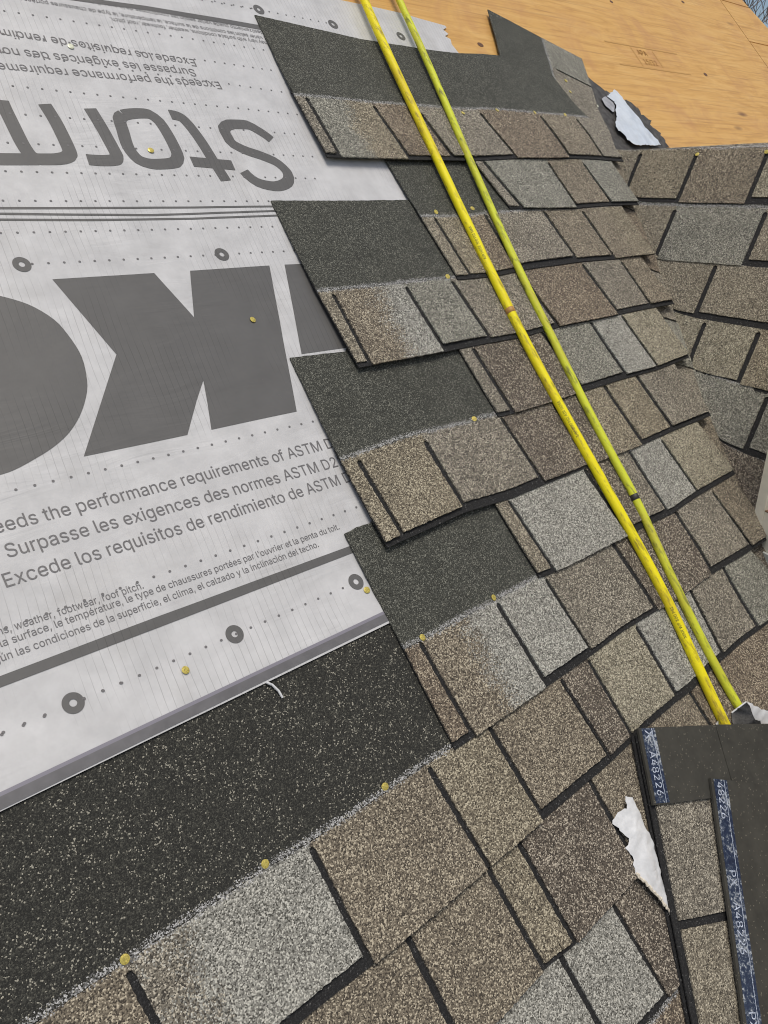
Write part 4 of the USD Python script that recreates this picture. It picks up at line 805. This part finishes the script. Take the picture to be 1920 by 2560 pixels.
# the topmost one, upturned too, a little turned against it
a0 = l2[0]; ang2 = math.atan2(l2[2][0] - l2[0][0], l2[2][1] - l2[0][1]) - math.atan(lean)
t2 = loose('loose_shingle', 'topmost dark upturned shingle with long blue tape marked A48226 down its edge', tuple(a0))
ca, sa = math.cos(ang2), math.sin(ang2)
def rot_fn(fn): return lambda x, y, t: fn(a0[0] + ca * x + sa * y, a0[1] - sa * x + ca * y, t)
f2 = rot_fn(st_fn(top_l + .0055)); f2t = rot_fn(st_fn(top_l + .0095))
tr2 = l2[1] - a0; tr2 = np.array([ca * tr2[0] - sa * tr2[1], sa * tr2[0] + ca * tr2[1]]); k2 = tr2[1] / tr2[0]
v, f, q = slab(Polygon([(0, 0), (.30, .30 * k2), (.30, .95), (lean * .95, .95)]), .0040, f2, edge=.06, dens=.01, jit=.0003); part(t2, 'shingle_back', (v, f), BACK)
tape(t2, .006, .036, .001, .93, f2t, '', [(.004, '48226', .0135), (.135, 'PX', .0135), (.180, 'A48226', .0135), (.32, 'PX', .0135), (.365, 'A48226', .0135), (.5, 'PX', .0135)])

# ---------------------------------------------------------------- torn plastic wrapper
def crumple(pts, base_h, amp, seed, hfun=None, dens=.006, jag=.0016, edge=.006):
    p = rough_poly(pts, jag, dens, seed)
    def fn(u, v, t):
        h = base_h + amp * (vnoise(u, v, 26, seed) + .5 * vnoise(u, v, 70, seed + 3)) + t
        if hfun is not None: h = h + hfun(u, v)
        return np.stack([u, v, h], -1)
    v, f, q = slab(p, .0004, fn, edge=edge)
    return v, f
w1 = np.array(DATA['paper1']); c1 = w1.mean(0)
t = thing('torn_wrapper', 'crumpled strip of torn white plastic wrapper sticking out left of the loose pile', 'wrapper', base=(c1[0], c1[1], .02))
def curl(u, v):
    x = (np.column_stack([u, v]) - O2) @ X2
    return .010 * np.sin(np.clip((x + .075) / .075, 0, 1) * math.pi) - .003
part(t, 'film', crumple(DATA['paper1'], .0215, .009, 41, curl, edge=.004), WRAP, smooth=70)
e1 = np.array(DATA['paper1'])[9:12]; e1 = spline(e1, 24); e1 = e1 + nrng.uniform(-.0012, .0012, e1.shape)
hcol = .0215 + curl(e1[:, 0], e1[:, 1]) + .009 * (vnoise(e1[:, 0], e1[:, 1], 26, 41) + .5 * vnoise(e1[:, 0], e1[:, 1], 70, 44))
part(t, 'torn_edge', tube(np.column_stack([e1, hcol + .001]), .0024 + nrng.uniform(-.0008, .0008, 24), 6), WRAP_EDGE)
def sheet3(pts3, seed, amp, jag=.0014):
    """A torn film through given points, each with its own height."""
    from scipy.interpolate import LinearNDInterpolator, NearestNDInterpolator
    P3 = np.array(pts3); li = LinearNDInterpolator(P3[:, :2], P3[:, 2]); ne = NearestNDInterpolator(P3[:, :2], P3[:, 2])
    p = rough_poly(P3[:, :2], jag, .006, seed)
    def fn(u, v, t):
        h = li(u, v); h = np.where(np.isnan(h), ne(u, v), h)
        return np.stack([u, v, h + amp * (vnoise(u, v, 30, seed) + .5 * vnoise(u, v, 80, seed + 3)) + t], -1)
    v, f, q = slab(p, .0004, fn, edge=.006)
    return v, f
c2 = np.array(DATA['paper2']).mean(0)
t = thing('torn_wrapper', 'torn white and black wrapper where the two hoses go under the loose pile', 'wrapper', base=(c2[0], c2[1], .02))
part(t, 'film', sheet3(DATA['paper2'], 42, .006), WRAP, smooth=70)
part(t, 'film_curl', sheet3(DATA['paper2b'], 43, .003), WRAP, label='curled white tongue of the wrapper left of the yellow hose', smooth=70)
part(t, 'inner_film', sheet3(DATA['paper2d'], 44, .002, .0006), WRAP_DARK, label='black inner side of the wrapper', smooth=70)
part(t, 'film_rim', tube(spline(np.array(DATA['paper2d'])[:3], 14) + [0, 0, .0006], .0014, 6), WRAP)

# ---------------------------------------------------------------- painted chase standing at the foot of the valley
tp0 = np.array([*DATA['trim'][0], 0.035]); UPW = np.array([0, math.sin(PA), math.cos(PA)]); EX = np.array([1.0, 0, 0]); EYD = np.array([0, -math.cos(PA), math.sin(PA)])   # up, right, and outwards over the eaves
chase = thing('chase', 'cream painted boxed chase with corner board and stained sill at the right edge', 'chase', base=tp0)
ax = EYD * math.cos(.42) - EX * math.sin(.42); bx = np.cross(UPW, ax); bx = bx if bx[0] > 0 else -bx
def cbox(x0, x1, y0, y1, z0, z1):
    b = trimesh.creation.box([x1 - x0, y1 - y0, z1 - z0]); q = np.asarray(b.vertices) + [(x0 + x1) / 2, (y0 + y1) / 2, (z0 + z1) / 2]
    v = tp0 + q[:, :1] * ax + q[:, 1:2] * bx + q[:, 2:] * UPW
    f = np.asarray(b.faces)
    if np.linalg.det(np.array([ax, bx, UPW])) < 0: f = f[:, ::-1]
    return v, f
part(chase, 'wall_panel', cbox(.014, .40, .012, .40, .0, .62), CREAM2)
part(chase, 'corner_board', cbox(.0, .024, .0, .40, -.03, .62), CREAM)
part(chase, 'corner_board', cbox(.38, .404, .0, .40, -.03, .62), CREAM)
part(chase, 'sill', cbox(.0245, .3795, .002, .05, -.06, .022), CREAM)
part(chase, 'stain', cbox(.0245, .3795, .0015, .02, .0222, .0248), DIRT)
part(chase, 'flashing', cbox(.012, .41, -.006, .40, -.30, -.0605), GREYTRIM)

# ---------------------------------------------------------------- bare tree beyond the rake
tree = thing('bare_tree', 'bare leafless tree against the blue sky beyond the plywood edge', 'tree', base=(15.2, 5.2, 0), world=True)
tr = random.Random(11)
segs = {0: [], 1: [], 2: []}
def grow(p, d, L, r, lev):
    n = 5; pts = [p]; rad = [r]
    for i in range(n):
        d = d + np.array([tr.gauss(0, .13), tr.gauss(0, .13), tr.gauss(.03, .08)]); d /= np.linalg.norm(d)
        pts.append(pts[-1] + d * L / n); rad.append(r * (1 - .5 * (i + 1) / n))
    segs[min(lev, 2)].append(tube(pts, rad, 8 if lev == 0 else (6 if lev == 1 else 4), cap=False))
    if lev >= 6: return
    for i in range(4 if lev == 0 else (3 if lev < 5 else 4)):
        j = tr.randint(2, n) if lev else tr.randint(3, n)
        ax_ = np.cross(d, [tr.gauss(0, 1), tr.gauss(0, 1), tr.gauss(0, 1)]); ax_ /= np.linalg.norm(ax_)
        nd = d * math.cos(.6) + ax_ * math.sin(.6) * tr.uniform(.7, 1.2); nd /= np.linalg.norm(nd)
        grow(pts[j], nd, L * tr.uniform(.62, .8), max(rad[j] * .62, .006), lev + 1)
base = np.array([15.2, 5.2, 0.0])
grow(base, np.array([0.02, 0.03, 1.0]), 4.2, .20, 0)
part(tree, 'trunk', joined(segs[0]), BARK, smooth=True)
for b_ in segs[1]: part(tree, 'limb', b_, BARK, smooth=True)
part(tree, 'twigs', joined(segs[2]), BARK, kind='stuff')
